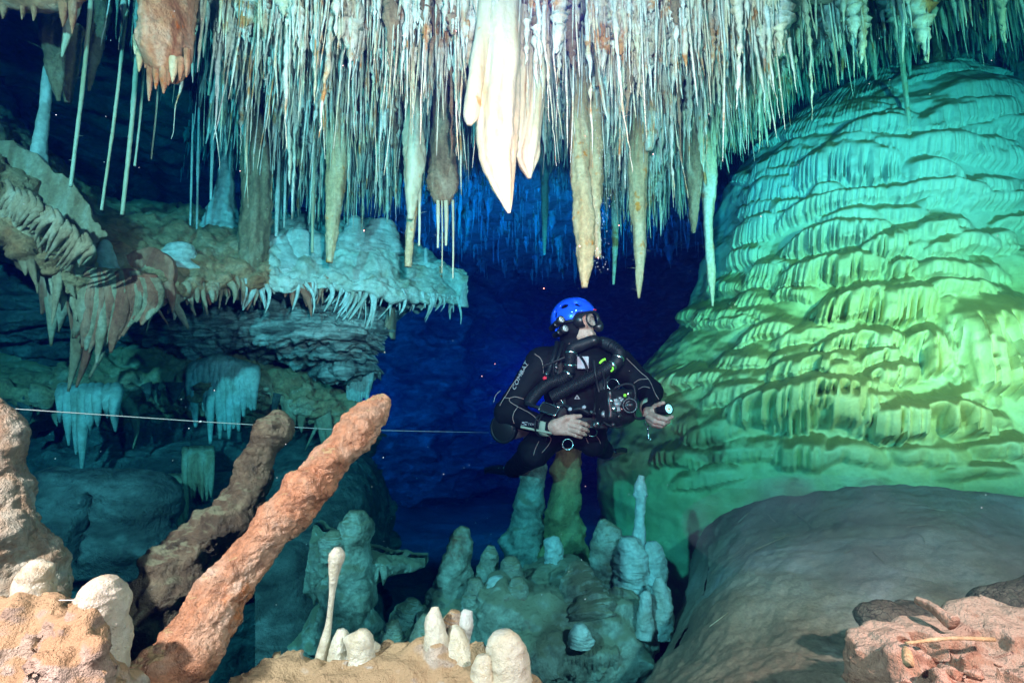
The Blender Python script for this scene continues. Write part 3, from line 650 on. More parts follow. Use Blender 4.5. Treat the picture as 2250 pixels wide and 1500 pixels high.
def clumps(n, Y0, Y1, x0, x1, seed):
    """knobbly clumps: a lumpy root with mixed stalactites crowding round it at different heights"""
    g_ = np.random.default_rng(seed); bb, ll, rr_ = [], [], []
    for q in range(n):
        Y = g_.uniform(Y0, Y1); px = g_.uniform(x0, x1); x = (px - 1125) / 1125 * Y * (CP + .3 * SP); z = float(ceil_z(x, Y)) + .03
        e = np.interp(px, EX, EY); R0 = g_.uniform(.025, .07); H0 = g_.uniform(.10, .38)
        _, pyt = proj(np.array([x, Y, z])); room = max(40, e - pyt) * Y / 1125; H0 = min(H0, room * .8)
        bb.append((x, Y, z)); ll.append(H0); rr_.append(R0)
        for k in range(g_.integers(7, 20)):
            a = g_.uniform(0, 6.28); d = R0 * g_.uniform(.3, 1.5); zz_ = z - H0 * g_.uniform(0, .85); L = min(g_.gamma(2.0, .055) + .03, max(.05, room - (z - zz_) + .05))
            bb.append((x + d * math.cos(a), Y + d * math.sin(a), zz_)); ll.append(L); rr_.append(g_.choice([.004, .007, .010, .014, .019]) * g_.uniform(.7, 1.3))
    return np.array(bb), np.array(ll), np.array(rr_)
B1 = curtain(3400, 1.9, 3.6, 430, 1740, 1.0)
B2 = curtain(2000, 3.4, 5.2, 380, 1800, 1.25)
B3 = curtain(900, 5.0, 9.3, 850, 1720, 1.7, lim=560)
B4 = curtain(1100, 2.2, 5.5, 1680, 2330, 1.2)
B5 = curtain(200, 1.9, 3.2, 120, 470, 1.0)
B6 = clumps(520, 1.95, 3.5, 440, 1760, 78); B7 = clumps(60, 2.4, 4.2, 1700, 2300, 79)
ALLB = (B1, B2, B3, B4, B5, B6, B7)
bas = np.concatenate([b[0] for b in ALLB]); Ls = np.concatenate([b[1] for b in ALLB]); r0s = np.concatenate([b[2] for b in ALLB])
def straw_batch(bas, L, r0, nr, ns, seed):
    g_ = np.random.default_rng(seed); n = len(L); t = np.linspace(0, 1, nr)
    pw = g_.uniform(.45, 1.3, n)[:, None]; thin = (r0 < .0062)[:, None]
    prof = np.where(thin, 1 - .35 * t[None], np.maximum((1 - t[None]) ** pw, .10))
    prof = prof * (1 + np.where(thin, .3, .38) * g_.normal(0, 1, (n, nr)).clip(-1.6, 1.8)); prof[:, -1] = .06; prof = np.maximum(prof, .05)
    r = np.maximum(r0[:, None] * prof, .0009)
    wob = np.cumsum(g_.normal(0, 1, (n, nr, 2)), 1) * (L[:, None, None] * .0018 + np.minimum(r0, .012)[:, None, None] * .10) + (t[None, :, None] ** 2) * L[:, None, None] * g_.normal(0, .03, (n, 1, 2))
    Pz = bas[:, 2][:, None] - L[:, None] * t[None]
    cx = bas[:, 0][:, None] + wob[..., 0]; cyy = bas[:, 1][:, None] + wob[..., 1]
    ang = np.linspace(0, 2 * np.pi, ns, endpoint=False)
    rr_ = r[..., None] * (1 + .18 * g_.normal(0, 1, (n, nr, ns)).clip(-1.5, 1.5))
    V = np.stack([cx[..., None] + rr_ * np.cos(ang), cyy[..., None] + rr_ * np.sin(ang), np.broadcast_to(Pz[..., None], rr_.shape)], -1)
    return V                                           # n, nr, ns, 3
size = Ls * (r0s + .002) / bas[:, 1] ** 2
_, pyb = proj(bas - np.stack([0 * Ls, 0 * Ls, Ls], 1)); size = np.where(pyb < 15, 0, size)
order = np.argsort(-size); NI = 250
ind, rest_ = order[:NI], order[NI:]
VI = straw_batch(bas[ind], Ls[ind], r0s[ind], 26, 10, 5); FI = grid_faces(26, 10, True)
for q in range(NI):
    x_, y_ = proj(bas[ind[q]] - np.array([0, 0, Ls[ind[q]] * .6]))
    if x_ < 560: lab, gp = 'thin pale stalactite in the sparse left end of the ceiling curtain', 'stalactites at the left end of the curtain'
    elif x_ < 1060: lab, gp = 'pale stalactite in the dense ceiling curtain left of the big cream cluster', 'curtain stalactites left of the cream cluster'
    elif x_ < 1240: lab, gp = 'pale stalactite in the curtain close behind the big cream cluster', 'curtain stalactites behind the cream cluster'
    elif x_ < 1700: lab, gp = 'pale stalactite in the dense ceiling curtain between cream cluster and dome', 'curtain stalactites right of the cream cluster'
    else: lab, gp = 'blue-green stalactite hanging from the dark ceiling above the dome', 'stalactites above the dome'
    o = ob('stalactite', VI[q].reshape(-1, 3), FI, MAT['straws'] if q % 5 else MAT['brown_tite'], origin=bas[ind[q]]); tag(o, lab, 'stalactite', gp)
    if r0s[ind[q]] > .008:
        for _ in range(4):
            a = rg.uniform(0, 6.28); kk = rg.integers(4, 24); c_ = VI[q][kk].mean(0); HAIRS.append((c_, np.array([math.cos(a), math.sin(a), rg.uniform(-.2, .9)]), rg.uniform(.01, .035), .0009))
VR = straw_batch(bas[rest_], Ls[rest_], r0s[rest_], 9, 6, 6); n_ = len(rest_)
F1 = grid_faces(9, 6, True); FR = (F1[None] + (np.arange(n_) * 54)[:, None, None]).reshape(-1, 4)
o = ob('small_stalactites', VR.reshape(-1, 3), FR, MAT['straws'], origin=(0, 3, 2.2)); o['kind'] = 'stuff'; tag(o, 'countless small pale soda straws and stalactites covering the cave ceiling', 'stalactites')
for q in range(2600):
    k = rg.integers(0, n_); 
    if r0s[rest_[k]] < .004 or bas[rest_[k]][1] > 4: continue
    kk = rg.integers(2, 8); a = rg.uniform(0, 6.28); HAIRS.append((VR[k][kk].mean(0), np.array([math.cos(a), math.sin(a), rg.uniform(-.4, .9)]), rg.uniform(.012, .04), .0010))
def hair_mesh(H, seed):
    g_ = np.random.default_rng(seed); n = len(H)
    b_ = np.array([h[0] for h in H]); d = np.array([h[1] for h in H]); d /= np.linalg.norm(d, axis=1)[:, None]; l = np.array([h[2] for h in H]); r = np.array([h[3] for h in H])
    curl = g_.normal(0, .45, (n, 3)); t = np.linspace(0, 1, 5)
    Pc = b_[:, None] + d[:, None] * (l[:, None] * t)[..., None] + curl[:, None] * (l[:, None] * t ** 2)[..., None]
    a1 = np.cross(d, [0.3, .5, .81]); a1 /= np.linalg.norm(a1, axis=1)[:, None]; a2 = np.cross(d, a1)
    ang = np.array([0, 2.094, 4.189]); rad = r[:, None] * (1.15 - t)
    V = Pc[:, :, None] + (a1[:, None, None] * np.cos(ang)[:, None] + a2[:, None, None] * np.sin(ang)[:, None]) * rad[..., None, None]
    F = (grid_faces(5, 3, True)[None] + (np.arange(n) * 15)[:, None, None]).reshape(-1, 4)
    return V.reshape(-1, 3), F
Vh, Fh = hair_mesh(HAIRS, 3)
o = ob('helictites', Vh, Fh, MAT['cream'], origin=(0, 3, 2)); o['kind'] = 'stuff'; tag(o, 'tiny white twisted crystal hairs growing sideways from the stalactites', 'helictites')
# ================================================================== the ledges on the left
def shelf_surface(back, lip, under, nu, nv_t, nv_u, hump=.05, seed=1, amp=.03, f=5, lipr=.03, thick=.07):
    """back / lip / under: control polylines of world points (same direction). Returns V, F and the lip curve."""
    Bk, Lp, Un = catmull(back, nu), catmull(lip, nu), catmull(under, nu)
    uu = np.linspace(0, 1, nu); Lp = Lp + np.stack([0 * uu, .10 * n1(uu * 9, seed) + .05 * n1(uu * 23, seed + 1), .05 * n1(uu * 11, seed + 2) + .03 * n1(uu * 27, seed + 3)], 1)
    rows = []
    for v in np.linspace(0, 1, nv_t):
        p = Bk + (Lp - Bk) * v; p = p + np.array([0, 0, 1]) * hump * math.sin(math.pi * min(1, v * 1.0)) * 1.0
        if v > .8: p[:, 2] -= lipr * ((v - .8) / .2) ** 2
        rows.append(p)
    for v in np.linspace(0, 1, 24)[1:]:                       # rounded front of the shelf
        rows.append(Lp + np.array([0, -.45 * thick * math.sin(v * math.pi * .85), -lipr - thick * (1 - math.cos(v * math.pi * .5))]))
    L2 = rows[-1]
    for v in np.linspace(0, 1, nv_u)[1:]: rows.append(L2 + (Un - L2) * v)
    G = np.stack(rows, 1)                                   # nu, nv, 3
    du = np.gradient(G, axis=0); dv = np.gradient(G, axis=1); N = np.cross(dv, du); N /= np.linalg.norm(N, axis=2)[:, :, None] + 1e-9
    V = G.reshape(-1, 3); d = amp * (fbm(V, f, 5, seed) * 1.4 + .5 * fbm(V * np.array([1, 1, 2]), f * 3.1, 3, seed + 3))
    V = V + N.reshape(-1, 3) * d[:, None]
    return V, grid_faces(nu, G.shape[1]), Lp + np.array([0, -.012, 0])
def fringe(parent, lipc, u0, u1, n, ln, wd_, mats, seed, lean=0.0, inward=.05, name='drapery', dz=-.055, curl=.3):
    g_ = np.random.default_rng(seed); m = len(lipc)
    for q in range(n):
        u = u0 + (u1 - u0) * (q + g_.uniform(.2, .8)) / n; p = lipc[int(np.clip(u, 0, 1) * (m - 1))].copy()
        L = g_.uniform(*ln) * (1.05 + 1.2 * float(n1(np.array([u * 31]), seed)[0])); L = max(L, .02); w = g_.uniform(*wd_) * g_.uniform(.7, 1.25)
        p = p + np.array([0, inward * g_.uniform(0, 1), dz])
        side = g_.normal(0, curl) * L; bow = g_.normal(0, .12) * L
        c = [p, p + np.array([side * .2 + bow, .0, -L * .35]), p + np.array([side * .5 + bow * .6 + lean * L * .4, .01, -L * .7]), p + np.array([side * .7 + lean * L, .015, -L])]
        P = catmull(c, 20); t = np.linspace(0, 1, 20); r = w * ((1 - t) ** g_.uniform(.6, 1.1)) + .0012
        V, F = tube(P, r, 10, lumps(seed + q, .22, 16, .1, 40, .12, 3), sq=g_.uniform(1.0, 2.0))
        ob(name, V, F, mats[g_.integers(0, len(mats))], parent)
# ---- upper shelf : curves from the left edge to the tip at (1025, 650)
back = [W(-60, 200, 2.9), W(30, 265, 3.1), W(120, 350, 3.3), W(240, 440, 3.6), W(400, 455, 3.9), W(560, 470, 4.0), W(720, 480, 3.9), W(850, 500, 3.8), W(940, 560, 3.7), W(1018, 632, 3.55)]
lip = [W(-60, 430, 1.75), W(30, 440, 1.78), W(110, 520, 1.85), W(190, 590, 1.95), W(330, 590, 2.15), W(470, 600, 2.4), W(600, 590, 2.6), W(740, 590, 2.8), W(880, 605, 3.05), W(1026, 648, 3.4)]
under = [W(-60, 560, 2.6), W(30, 580, 2.7), W(110, 610, 2.8), W(190, 640, 3.0), W(330, 640, 3.1), W(470, 645, 3.2), W(600, 650, 3.3), W(740, 660, 3.4), W(880, 680, 3.5), W(1010, 668, 3.5)]
g = thing('flowstone_ledge', 'brown silted flowstone ledge with a fringe of draperies jutting in from the left', 'ledge', W(300, 600, 2.4))
V, F, lipc = shelf_surface(back, lip, under, 320, 120, 50, .10, 41, .065, 5, .05)
# pale flowstone on the right half: split by position so that both halves are parts
xm = proj(V[F[:, 0]])[0]
submesh('silted_shelf', V, F[xm < 590], MAT['ledge'], g); submesh('pale_shelf', V, F[xm >= 590], MAT['ledge_pale'], g)
fringe(g, lipc, .02, .16, 12, (.05, .13), (.012, .026), [MAT['drape_tan']], 400, .1)
fringe(g, lipc, .16, .33, 14, (.06, .16), (.014, .03), [MAT['drape_tan']], 420, .1)
fringe(g, lipc, .40, .62, 44, (.06, .15), (.007, .016), [MAT['drape_tan'], MAT['drape_red'], MAT['drape_tan']], 440, .0)
fringe(g, lipc, .60, .76, 44, (.07, .17), (.006, .014), [MAT['drape_pale'], MAT['drape_red'], MAT['drape_pale']], 480, -.05)
fringe(g, lipc, .74, .985, 84, (.05, .18), (.005, .011), [MAT['drape_pale']], 520, -.18)
# lobe of curved drapery ridges at far left
g2 = thing('drapery_lobe', 'tan drapery lobe with curling ribs at the left edge, under the turquoise column', 'drapery', W(90, 460, 1.8))
s_ = SDF(W(-120, 700, 2.2) - .25, W(330, 300, 1.5) + np.array([.35, .75, .25]), .011)
for (a, b_, ra, rb) in [((-40, 360, 1.95), (60, 420, 1.85), .16, .14), ((60, 420, 1.85), (140, 500, 1.85), .14, .12), ((140, 500, 1.85), (165, 575, 1.88), .11, .06), ((100, 470, 1.95), (60, 450, 1.8), .12, .1), ((140, 480, 2.0), (185, 560, 1.98), .10, .05)]:
    s_.cap(W(*a), W(*b_), ra, rb, .05)
s_.noise(lambda P: .030 * fbm(P, 5, 3, 44) + .026 * np.abs(pn(P * np.array([9, 9, 4.]) + np.array([0, 0, 0]), 3)) + .006 * fbm(P, 26, 3, 45))
V, F = s_.mesh(); ob('lobe', V, F, MAT['drape_tan'], g2)
rb_ = np.random.default_rng(45)
for q in range(26):
    x0 = -10 + q * 7.2; y0 = 395 + q * 5.2 + rb_.uniform(-12, 12); Lx = rb_.uniform(50, 95)
    tite('rib', [(x0 + 26, y0, 1.76), (x0 + 34, y0 + 25, 1.735), (x0 + 18, y0 + Lx * .6, 1.73), (x0 - 2 + rb_.uniform(-10, 10), y0 + Lx, 1.76)], [9, 14, 11, 3], MAT['drape_tan'], parent=g2, seed=600 + q, nseg=10, nring=24)
# two hanging drapery lobes below (brown-red)
g3 = thing('drapery_lobe', 'large red-brown drapery with long folded blades hanging under the ledge', 'drapery', W(240, 600, 2.0))
s_ = SDF(W(150, 760, 2.35) - .15, W(370, 520, 1.8) + np.array([.2, .5, .15]), .010)
s_.cap(W(215, 600, 2.1), W(320, 600, 2.2), .14, .12, .05); s_.cap(W(200, 640, 2.1), W(300, 650, 2.2), .09, .09, .05); s_.ell(W(232, 560, 2.05), (.07, .07, .10), k=.05)
s_.noise(lambda P: .022 * fbm(P, 6, 3, 47) + .014 * fbm(P * np.array([3, 3, .6]), 9, 2, 48))
V, F = s_.mesh(); ob('lobe', V, F, MAT['drape_red'], g3)
for q in range(22):
    x0 = 178 + q * 7.6; L = (70 + 80 * math.sin(math.pi * min(1, (q + 4) / 20))) * rb_.uniform(.75, 1.1)
    tite('blade', [(x0, 600 + rb_.uniform(-10, 10), 1.98), (x0 + 3, 640, 1.93 + .004 * q), (x0 - 2, 640 + L * .55, 1.95 + .004 * q), (x0 - 10 - rb_.uniform(0, 12), 640 + L, 2.0)], [16, 22, 17, 3], MAT['drape_red'] if q % 3 else MAT['drape_tan'], parent=g3, seed=640 + q, nseg=12, nring=28, sq=rb_.uniform(1.3, 2.2))
g4 = thing('drapery_lobe', 'tan drapery of long pointed blades hanging at the far left below the curling ribs', 'drapery', W(130, 560, 2.05))
for q, (x0, y0, x1, y1, w_) in enumerate([(120, 560, 92, 690, 44), (130, 580, 128, 730, 40), (150, 590, 160, 680, 34), (105, 600, 112, 760, 22), (165, 600, 170, 800, 30), (180, 640, 150, 860, 22), (200, 680, 212, 770, 22), (95, 560, 84, 640, 30), (205, 700, 168, 850, 16), (240, 720, 196, 830, 10)]):
    tite('blade', [(x0, y0 - 60, 2.2), (x0, y0, 2.1), ((x0 + x1) / 2 + 6, (y0 + y1) / 2, 2.06), (x1, y1, 2.1)], [w_ * 1.2, w_ * 1.3, w_ * .9, 4], MAT['drape_tan'] if q % 2 else MAT['drape_red'], parent=g4, seed=670 + q, nseg=16, nring=36, sq=1.4)
# ---- things standing on the ledge
tite('column', [(104, 150, 2.0), (98, 230, 2.0), (90, 300, 2.0), (86, 345, 2.0), (84, 375, 2.0)], [18, 22, 26, 34, 44], MAT['pale_stal'], 'turquoise-white knobby column rising from the ledge at far left', 'column', seed=141, disp=lumps(141, .30, 16, .16, 40))
tite('column', [(508, 130, 3.05), (506, 260, 3.05), (500, 340, 3.05), (498, 400, 3.05), (490, 470, 3.05), (486, 520, 3.05)], [22, 34, 28, 40, 62, 84], MAT['pale_stal'], 'teal column with a wide foot standing on the ledge left of the brown pillar', 'column', seed=142, nseg=40, nring=100, disp=lumps(142, .34, 8, .2, 26, .12, 5))
tite('column', [(586, 120, 2.7), (580, 220, 2.7), (568, 330, 2.7), (562, 450, 2.7), (556, 560, 2.68), (548, 640, 2.66)], [80, 74, 66, 62, 60, 40], MAT['brown_tite'], 'thick rough brown pillar joining ceiling and ledge', 'column', seed=143, nseg=44, nring=120, disp=lumps(143, .26, 9, .20, 34, .14, 7))
hairs = [(580, 220, 2.7), (562, 450, 2.7)]; 
for q, (x, y0, y1, w0, w1, lab) in enumerate([(612, 455, 600, 30, 90, 'pale cone-shaped stalagmite on the ledge right of the brown pillar'), (655, 440, 590, 34, 70, 'broad pale stalagmite on the ledge, second right of the brown pillar'), (700, 470, 580, 26, 60, 'pale stalagmite on the ledge under the white soda straw'),
        (232, 528, 585, 24, 44, 'small bright white-blue stalagmite on the brown ledge'), (935, 545, 595, 10, 16, 'small pale stalagmite near the ledge tip'), (1020, 622, 655, 8, 16, 'tiny cream stalagmite on the very tip of the ledge'), (965, 585, 615, 12, 16, 'small shell-like pink stalagmite near the ledge tip'),
        (840, 440, 540, 30, 70, 'pale rounded stalagmite on the ledge below the amber stalactites'), (780, 430, 540, 26, 64, 'pale lumpy stalagmite on the ledge behind the brown tapering stalactite'), (395, 500, 580, 30, 70, 'low white crust cone on the ledge under two thin straws')]):
    Yq = np.interp(x, [190, 330, 470, 600, 740, 880, 1026], [2.05, 2.3, 2.6, 2.85, 3.05, 3.25, 3.42])
    if w1 > 50: y0 = y0 + .42 * (y1 - y0); w0 *= 1.5; w1 *= 1.15
    tite('stalagmite', [(x, y0, Yq), (x, y0 + .15 * (y1 - y0), Yq), (x, (y0 + y1) / 2, Yq), (x - 2, y1, Yq), (x - 3, y1 + 20, Yq)], [w0 * .5, w0 * 1.05, w0 * .8 + w1 * .35, w1 * 1.15, w1 * 1.5], MAT['pale_stal'] if q not in (6,) else MAT['rust_block'], lab, 'stalagmite', seed=150 + q, disp=lumps(150 + q, .42, 7, .2, 22))
for q, (x, y0, y1, w_, lab) in enumerate([(432, 200, 520, 6, 'thin turquoise straw meeting the ledge, left one of a close pair'), (418, 250, 500, 5, 'thin turquoise straw meeting the ledge at the white crust cone'), (463, 250, 440, 7, 'turquoise straw with a knob left of the teal column'), (607, 330, 520, 10, 'turquoise straw reaching the first pale cone'), (642, 330, 465, 7, 'turquoise straw reaching the second pale cone'), (686, 200, 555, 8, 'bright white soda straw between the pale cones and the brown stalactite'), (624, 300, 500, 6, 'thin turquoise straw between the two pale cones')]):
    tite('soda_straw', [(x + 6, y0, 2.75), (x + 3, (y0 + y1) / 2, 2.75), (x, y1, 2.75)], [w_ * .8, w_, w_ * .7], MAT['cream'] if q == 5 else MAT['pale_stal'], lab, 'stalactite', seed=300 + q, nseg=10, nring=50, disp=lumps(300 + q, .3, 14, .1, 40))
# ---- layered grey rock under the ledge
def rockpatch(name, rows, nu, nv, mat, amp, f, seed, lay=3.0, label=None, cat='rock', stp=0, parent=None, kind=None):
    V, N = patch(ctrlW(rows), nu, nv)
    if N[:, 1].mean() > 0: N = -N
    Q = V * np.array([1, 1, lay])
    d = amp * (fbm(Q, f, 5, seed) * 1.2 + .7 * ridged(Q, f * 1.7, 4, seed + 2))
    if stp:
        zz_ = V[:, 2] + .06 * fbm(V, 2.2, 4, seed + 6); st = (zz_ / stp); fr = st - np.floor(st); h_ = np.sin(np.floor(st) * 12.9898 + seed) * 43758.5453; h_ = h_ - np.floor(h_)
        d = d + amp * 2.4 * (h_ - .5) * (.6 + .8 * fbm(V, 3, 3, seed + 8)) + amp * .5 * (1 - (2 * fr - 1) ** 4)
    V = V + N * d[:, None]
    o = ob(name, V, grid_faces(nu, nv), mat, parent)
    if label: tag(o, label, cat)
    if kind: o['kind'] = kind
    return o
rockpatch('layered_rock', [[(300, 630, 3.3), (480, 640, 3.4), (650, 645, 3.4), (780, 650, 3.5), (890, 660, 3.7)], [(300, 670, 3.1), (480, 680, 3.1), (650, 690, 3.1), (780, 690, 3.2), (880, 700, 3.6)],
    [(310, 715, 2.95), (480, 722, 2.9), (650, 728, 2.85), (770, 735, 2.9), (830, 745, 3.2)], [(330, 750, 3.1), (480, 765, 3.1), (640, 770, 3.05), (770, 790, 3.1), (815, 800, 3.4)], [(340, 770, 3.5), (480, 790, 3.5), (640, 800, 3.5), (760, 820, 3.5), (800, 830, 3.7)]],
    240, 240, MAT['strata'], .075, 4.2, 51, 4.5, 'layered grey limestone shelf just beneath the ledge with its fringe', 'rock', .038)
rockpatch('layered_rock', [[(-80, 470, 2.9), (40, 500, 2.9), (130, 560, 2.95), (220, 600, 3.1), (360, 640, 3.3)], [(-80, 580, 2.7), (40, 600, 2.7), (130, 640, 2.8), (220, 670, 3.0), (360, 700, 3.1)], [(-80, 690, 2.7), (40, 700, 2.75), (130, 720, 2.8), (220, 740, 3.0), (350, 750, 3.2)], [(-80, 790, 3.0), (40, 800, 3.0), (130, 800, 3.0), (220, 790, 3.2), (350, 790, 3.4)]],
    130, 150, MAT['wall'], .07, 3, 53, 3.2, 'dark layered rock wall behind the hanging draperies at the left edge', 'rock', .07)
# hanging plates off the right end of that rock
for q, (x, y0, y1, w_, lab) in enumerate([(822, 640, 735, 26, 'ragged brown plate hanging under the ledge, left of a pair'), (862, 640, 745, 44, 'ragged brown fan-like plate hanging under the ledge, right of a pair')]):
    tite('hanging_plate', [(x, y0 - 15, 3.3), (x, (y0 + y1) / 2 - 10, 3.25), (x - 4, y1 - 25, 3.25), (x + 2, y1, 3.25)], [w_ * .8, w_, w_ * 1.25, w_ * .5], MAT['drape_tan'], lab, 'rock', seed=320 + q, nseg=28, nring=50, sq=.35, disp=lumps(320 + q, .35, 10, .16, 30))
# ---- lower ledge: grey silted top, ragged front with pale blue draperies
back = [W(-80, 770, 3.3), W(150, 770, 3.4), W(330, 755, 3.5), W(520, 765, 3.6), W(680, 800, 3.7), W(800, 850, 3.8)]
lip = [W(-80, 850, 2.5), W(150, 840, 2.6), W(330, 815, 2.75), W(520, 830, 2.9), W(680, 860, 3.0), W(790, 890, 3.2)]
under = [W(-80, 960, 2.9), W(150, 960, 3.0), W(330, 940, 3.1), W(520, 950, 3.2), W(680, 960, 3.3), W(780, 960, 3.5)]
g = thing('rock_ledge', 'lower grey silt-topped rock ledge at left, carrying a pale blue drapery', 'ledge', W(400, 900, 2.9))
V, F, lipc = shelf_surface(back, lip, under, 200, 80, 80, .04, 55, .09, 4, .03); ob('shelf', V, F, MAT['ledge'], g)
fringe(g, lipc, .02, .5, 26, (.06, .20), (.012, .03), [MAT['drape_tan'], MAT['wall']], 700, .0)
fringe(g, lipc, .70, .99, 22, (.08, .28), (.014, .03), [MAT['drape_tan'], MAT['wall']], 740, .0)
g = thing('blue_drapery', 'pale blue-white drapery sheet flowing over the lower ledge', 'drapery', W(480, 800, 2.85))
for q in range(20):
    x0 = 420 + q * 7.2; y0 = 790 + abs(q - 8) * 2.2; L = rb_.uniform(70, 150) + (30 if 5 < q < 14 else 0)
    tite('flute', [(x0 + 4, y0 - 6, 2.98), (x0 + 2, y0 + 12, 2.84), (x0, y0 + L * .5, 2.82), (x0 + rb_.uniform(-4, 4), y0 + L, 2.86)], [18, 24, 20, 6], MAT['pale_stal'], parent=g, seed=760 + q, nseg=14, nring=36)
g = thing('blue_drapery', 'small pale blue drapery with pointed drips under the far left blades', 'drapery', W(190, 860, 2.5))
for q, (x0, L) in enumerate([(135, 60), (150, 110), (168, 130), (182, 180), (198, 90), (214, 70), (236, 50), (252, 80)]):
    tite('flute', [(x0 + 4, 850, 2.62), (x0 + 2, 868, 2.5), (x0, 868 + L * .5, 2.48), (x0 + rb_.uniform(-4, 4), 868 + L, 2.52)], [22, 26, 18, 4], MAT['pale_stal'], parent=g, seed=790 + q, nseg=14, nring=36)
g = thing('blue_drapery', 'blue fluted drapery at the right end of the layered rock', 'drapery', W(790, 790, 3.3))
for q in range(9):
    x0 = 768 + q * 6; tite('flute', [(x0 + 2, 770, 3.4), (x0, 792, 3.25), (x0 - 2, 830, 3.24), (x0 - 4, 850 + rb_.uniform(0, 55), 3.28)], [14, 16, 14, 4], MAT['pale_stal'], parent=g, seed=810 + q, nseg=12, nring=30)
# ---- rock face below the lower ledge, with blocks and more draperies
rockpatch('rock_wall', [[(-120, 930, 3.0), (150, 930, 3.1), (350, 920, 3.2), (560, 930, 3.3), (720, 940, 3.5), (830, 950, 3.8)], [(-120, 1020, 2.7), (150, 1020, 2.8), (350, 1010, 2.9), (560, 1020, 3.1), (720, 1020, 3.4), (820, 1010, 3.8)], [(-120, 1110, 2.6), (150, 1080, 2.6), (350, 1080, 2.8), (560, 1120, 3.0), (720, 1120, 3.3), (840, 1080, 3.7)],
    [(-120, 1240, 2.5), (150, 1220, 2.5), (350, 1220, 2.7), (560, 1240, 2.9), (720, 1240, 3.2), (850, 1160, 3.6)], [(-120, 1420, 2.4), (150, 1400, 2.4), (350, 1400, 2.6), (560, 1420, 2.8), (720, 1420, 3.0), (840, 1300, 3.5)], [(-120, 1620, 2.2), (150, 1620, 2.2), (350, 1620, 2.4), (560, 1640, 2.6), (720, 1620, 2.8), (800, 1560, 3.3)]],
    230, 210, MAT['wall'], .08, 2.4, 57, 2.2, 'dark blue-green rock face at lower left behind the leaning stalagmites', 'rock', .16)
def sdf_rock(name, caps, lo, hi, h, mat, noise, label, cat, parent=None, cuts=()):
    s_ = SDF(lo, hi, h)
    for c in caps:
        if len(c) == 4: s_.cap(W(*c[0]), W(*c[1]), c[2], c[3], .04)
        else: s_.ell(W(*c[0]), c[1], None, .05)
    for c in cuts: s_.ell(W(*c[0]), c[1], None, .02, True)
    s_.noise(noise); V, F = s_.mesh(); o = ob(name, V, F, mat, parent)
    if label: tag(o, label, cat)
    return o
def bounds(pts, m):
    P = np.array([W(*p) for p in pts]); return P.min(0) - m, P.max(0) + m
for q, (x, y0, y1, w_, n, lab) in enumerate([(440, 1000, 1110, 60, 8, 'pale teal dripping drapery in the middle of the dark rock face'), (395, 1060, 1200, 40, 6, 'row of dark hanging drips on the rock face beside the brown stalagmite')]):
    g = thing('drapery', lab, 'drapery', W(x, y0, 2.7))
    for k in range(n):
        xx = x - w_ / 2 + w_ * k / n + rb_.uniform(-3, 3); tite('drip', [(xx, y0 - 15, 2.9), (xx, y0, 2.72), (xx, (y0 + y1) / 2, 2.7), (xx, y0 + (y1 - y0) * rb_.uniform(.6, 1), 2.72)], [14, 16, 12, 3], MAT['drape_tan'], parent=g, seed=830 + 10 * q + k, nseg=12, nring=26)
lo, hi = bounds([(60, 1040, 2.4), (400, 1260, 2.2)], .35)
sdf_rock('boulder', [((120, 1110, 2.4), (320, 1110, 2.45), .17, .16), ((150, 1190, 2.35), (300, 1200, 2.4), .16, .15)], lo, hi, .016, MAT['wall'], lambda P: .05 * fbm(P * np.array([1, 1, 2]), 3.5, 4, 61) + .02 * ridged(P * np.array([1, 1, 2.5]), 7, 3, 62), 'blocky dark boulder behind the left edge stalagmite, split by a vertical crack', 'boulder', None, [((148, 1130, 2.2), (.006, .3, .2))])
# ---- mid rocks between the orange stalagmite and the deep centre
rockpatch('rock_slope', [[(600, 960, 3.3), (700, 940, 3.4), (800, 1000, 3.5), (850, 1080, 3.8)], [(560, 1080, 2.7), (690, 1050, 2.8), (800, 1060, 3.0), (862, 1140, 3.5)], [(560, 1230, 2.4), (690, 1200, 2.5), (790, 1180, 2.7), (855, 1190, 3.3)], [(560, 1420, 2.2), (690, 1400, 2.3), (790, 1360, 2.5), (840, 1300, 3.1)], [(560, 1600, 2.0), (690, 1600, 2.0), (800, 1560, 2.2), (860, 1480, 3.0)]],
    130, 110, MAT['wall'], .035, 2.4, 63, 1.2, 'smooth rounded teal rock slope behind the orange stalagmite', 'rock')
g = thing('jagged_fin', 'jagged teal rock fin with torn lower edge pointing right', 'rock', W(790, 1200, 2.4))
V, N = patch(ctrlW([[(690, 1150, 2.4), (760, 1190, 2.35), (840, 1210, 2.4), (935, 1225, 2.5)], [(680, 1210, 2.3), (760, 1230, 2.25), (840, 1240, 2.3), (930, 1245, 2.45)], [(670, 1290, 2.3), (740, 1310, 2.25), (800, 1285, 2.3), (860, 1262, 2.4)], [(690, 1330, 2.5), (740, 1330, 2.45), (790, 1300, 2.45), (850, 1272, 2.5)]]), 90, 120)
V = V + np.array([0, -1, 0]) * (.04 * fbm(V, 6, 4, 65) + .02 * ridged(V, 9, 3, 66))[:, None]; V[:, 2] += .02 * fbm(V, 14, 3, 67)
nb = len(V); Vb = V + np.array([.0, .09, .0]); Fg = grid_faces(90, 120)
ring = np.concatenate([np.arange(120), np.arange(1, 90) * 120 + 119, 89 * 120 + np.arange(118, -1, -1), np.arange(88, 0, -1) * 120])
Fr = np.stack([ring, np.roll(ring, -1), np.roll(ring, -1) + nb, ring + nb], 1)
ob('fin', np.concatenate([V, Vb]), [Fg, Fg[:, ::-1] + nb, Fr], MAT['mound'], g)
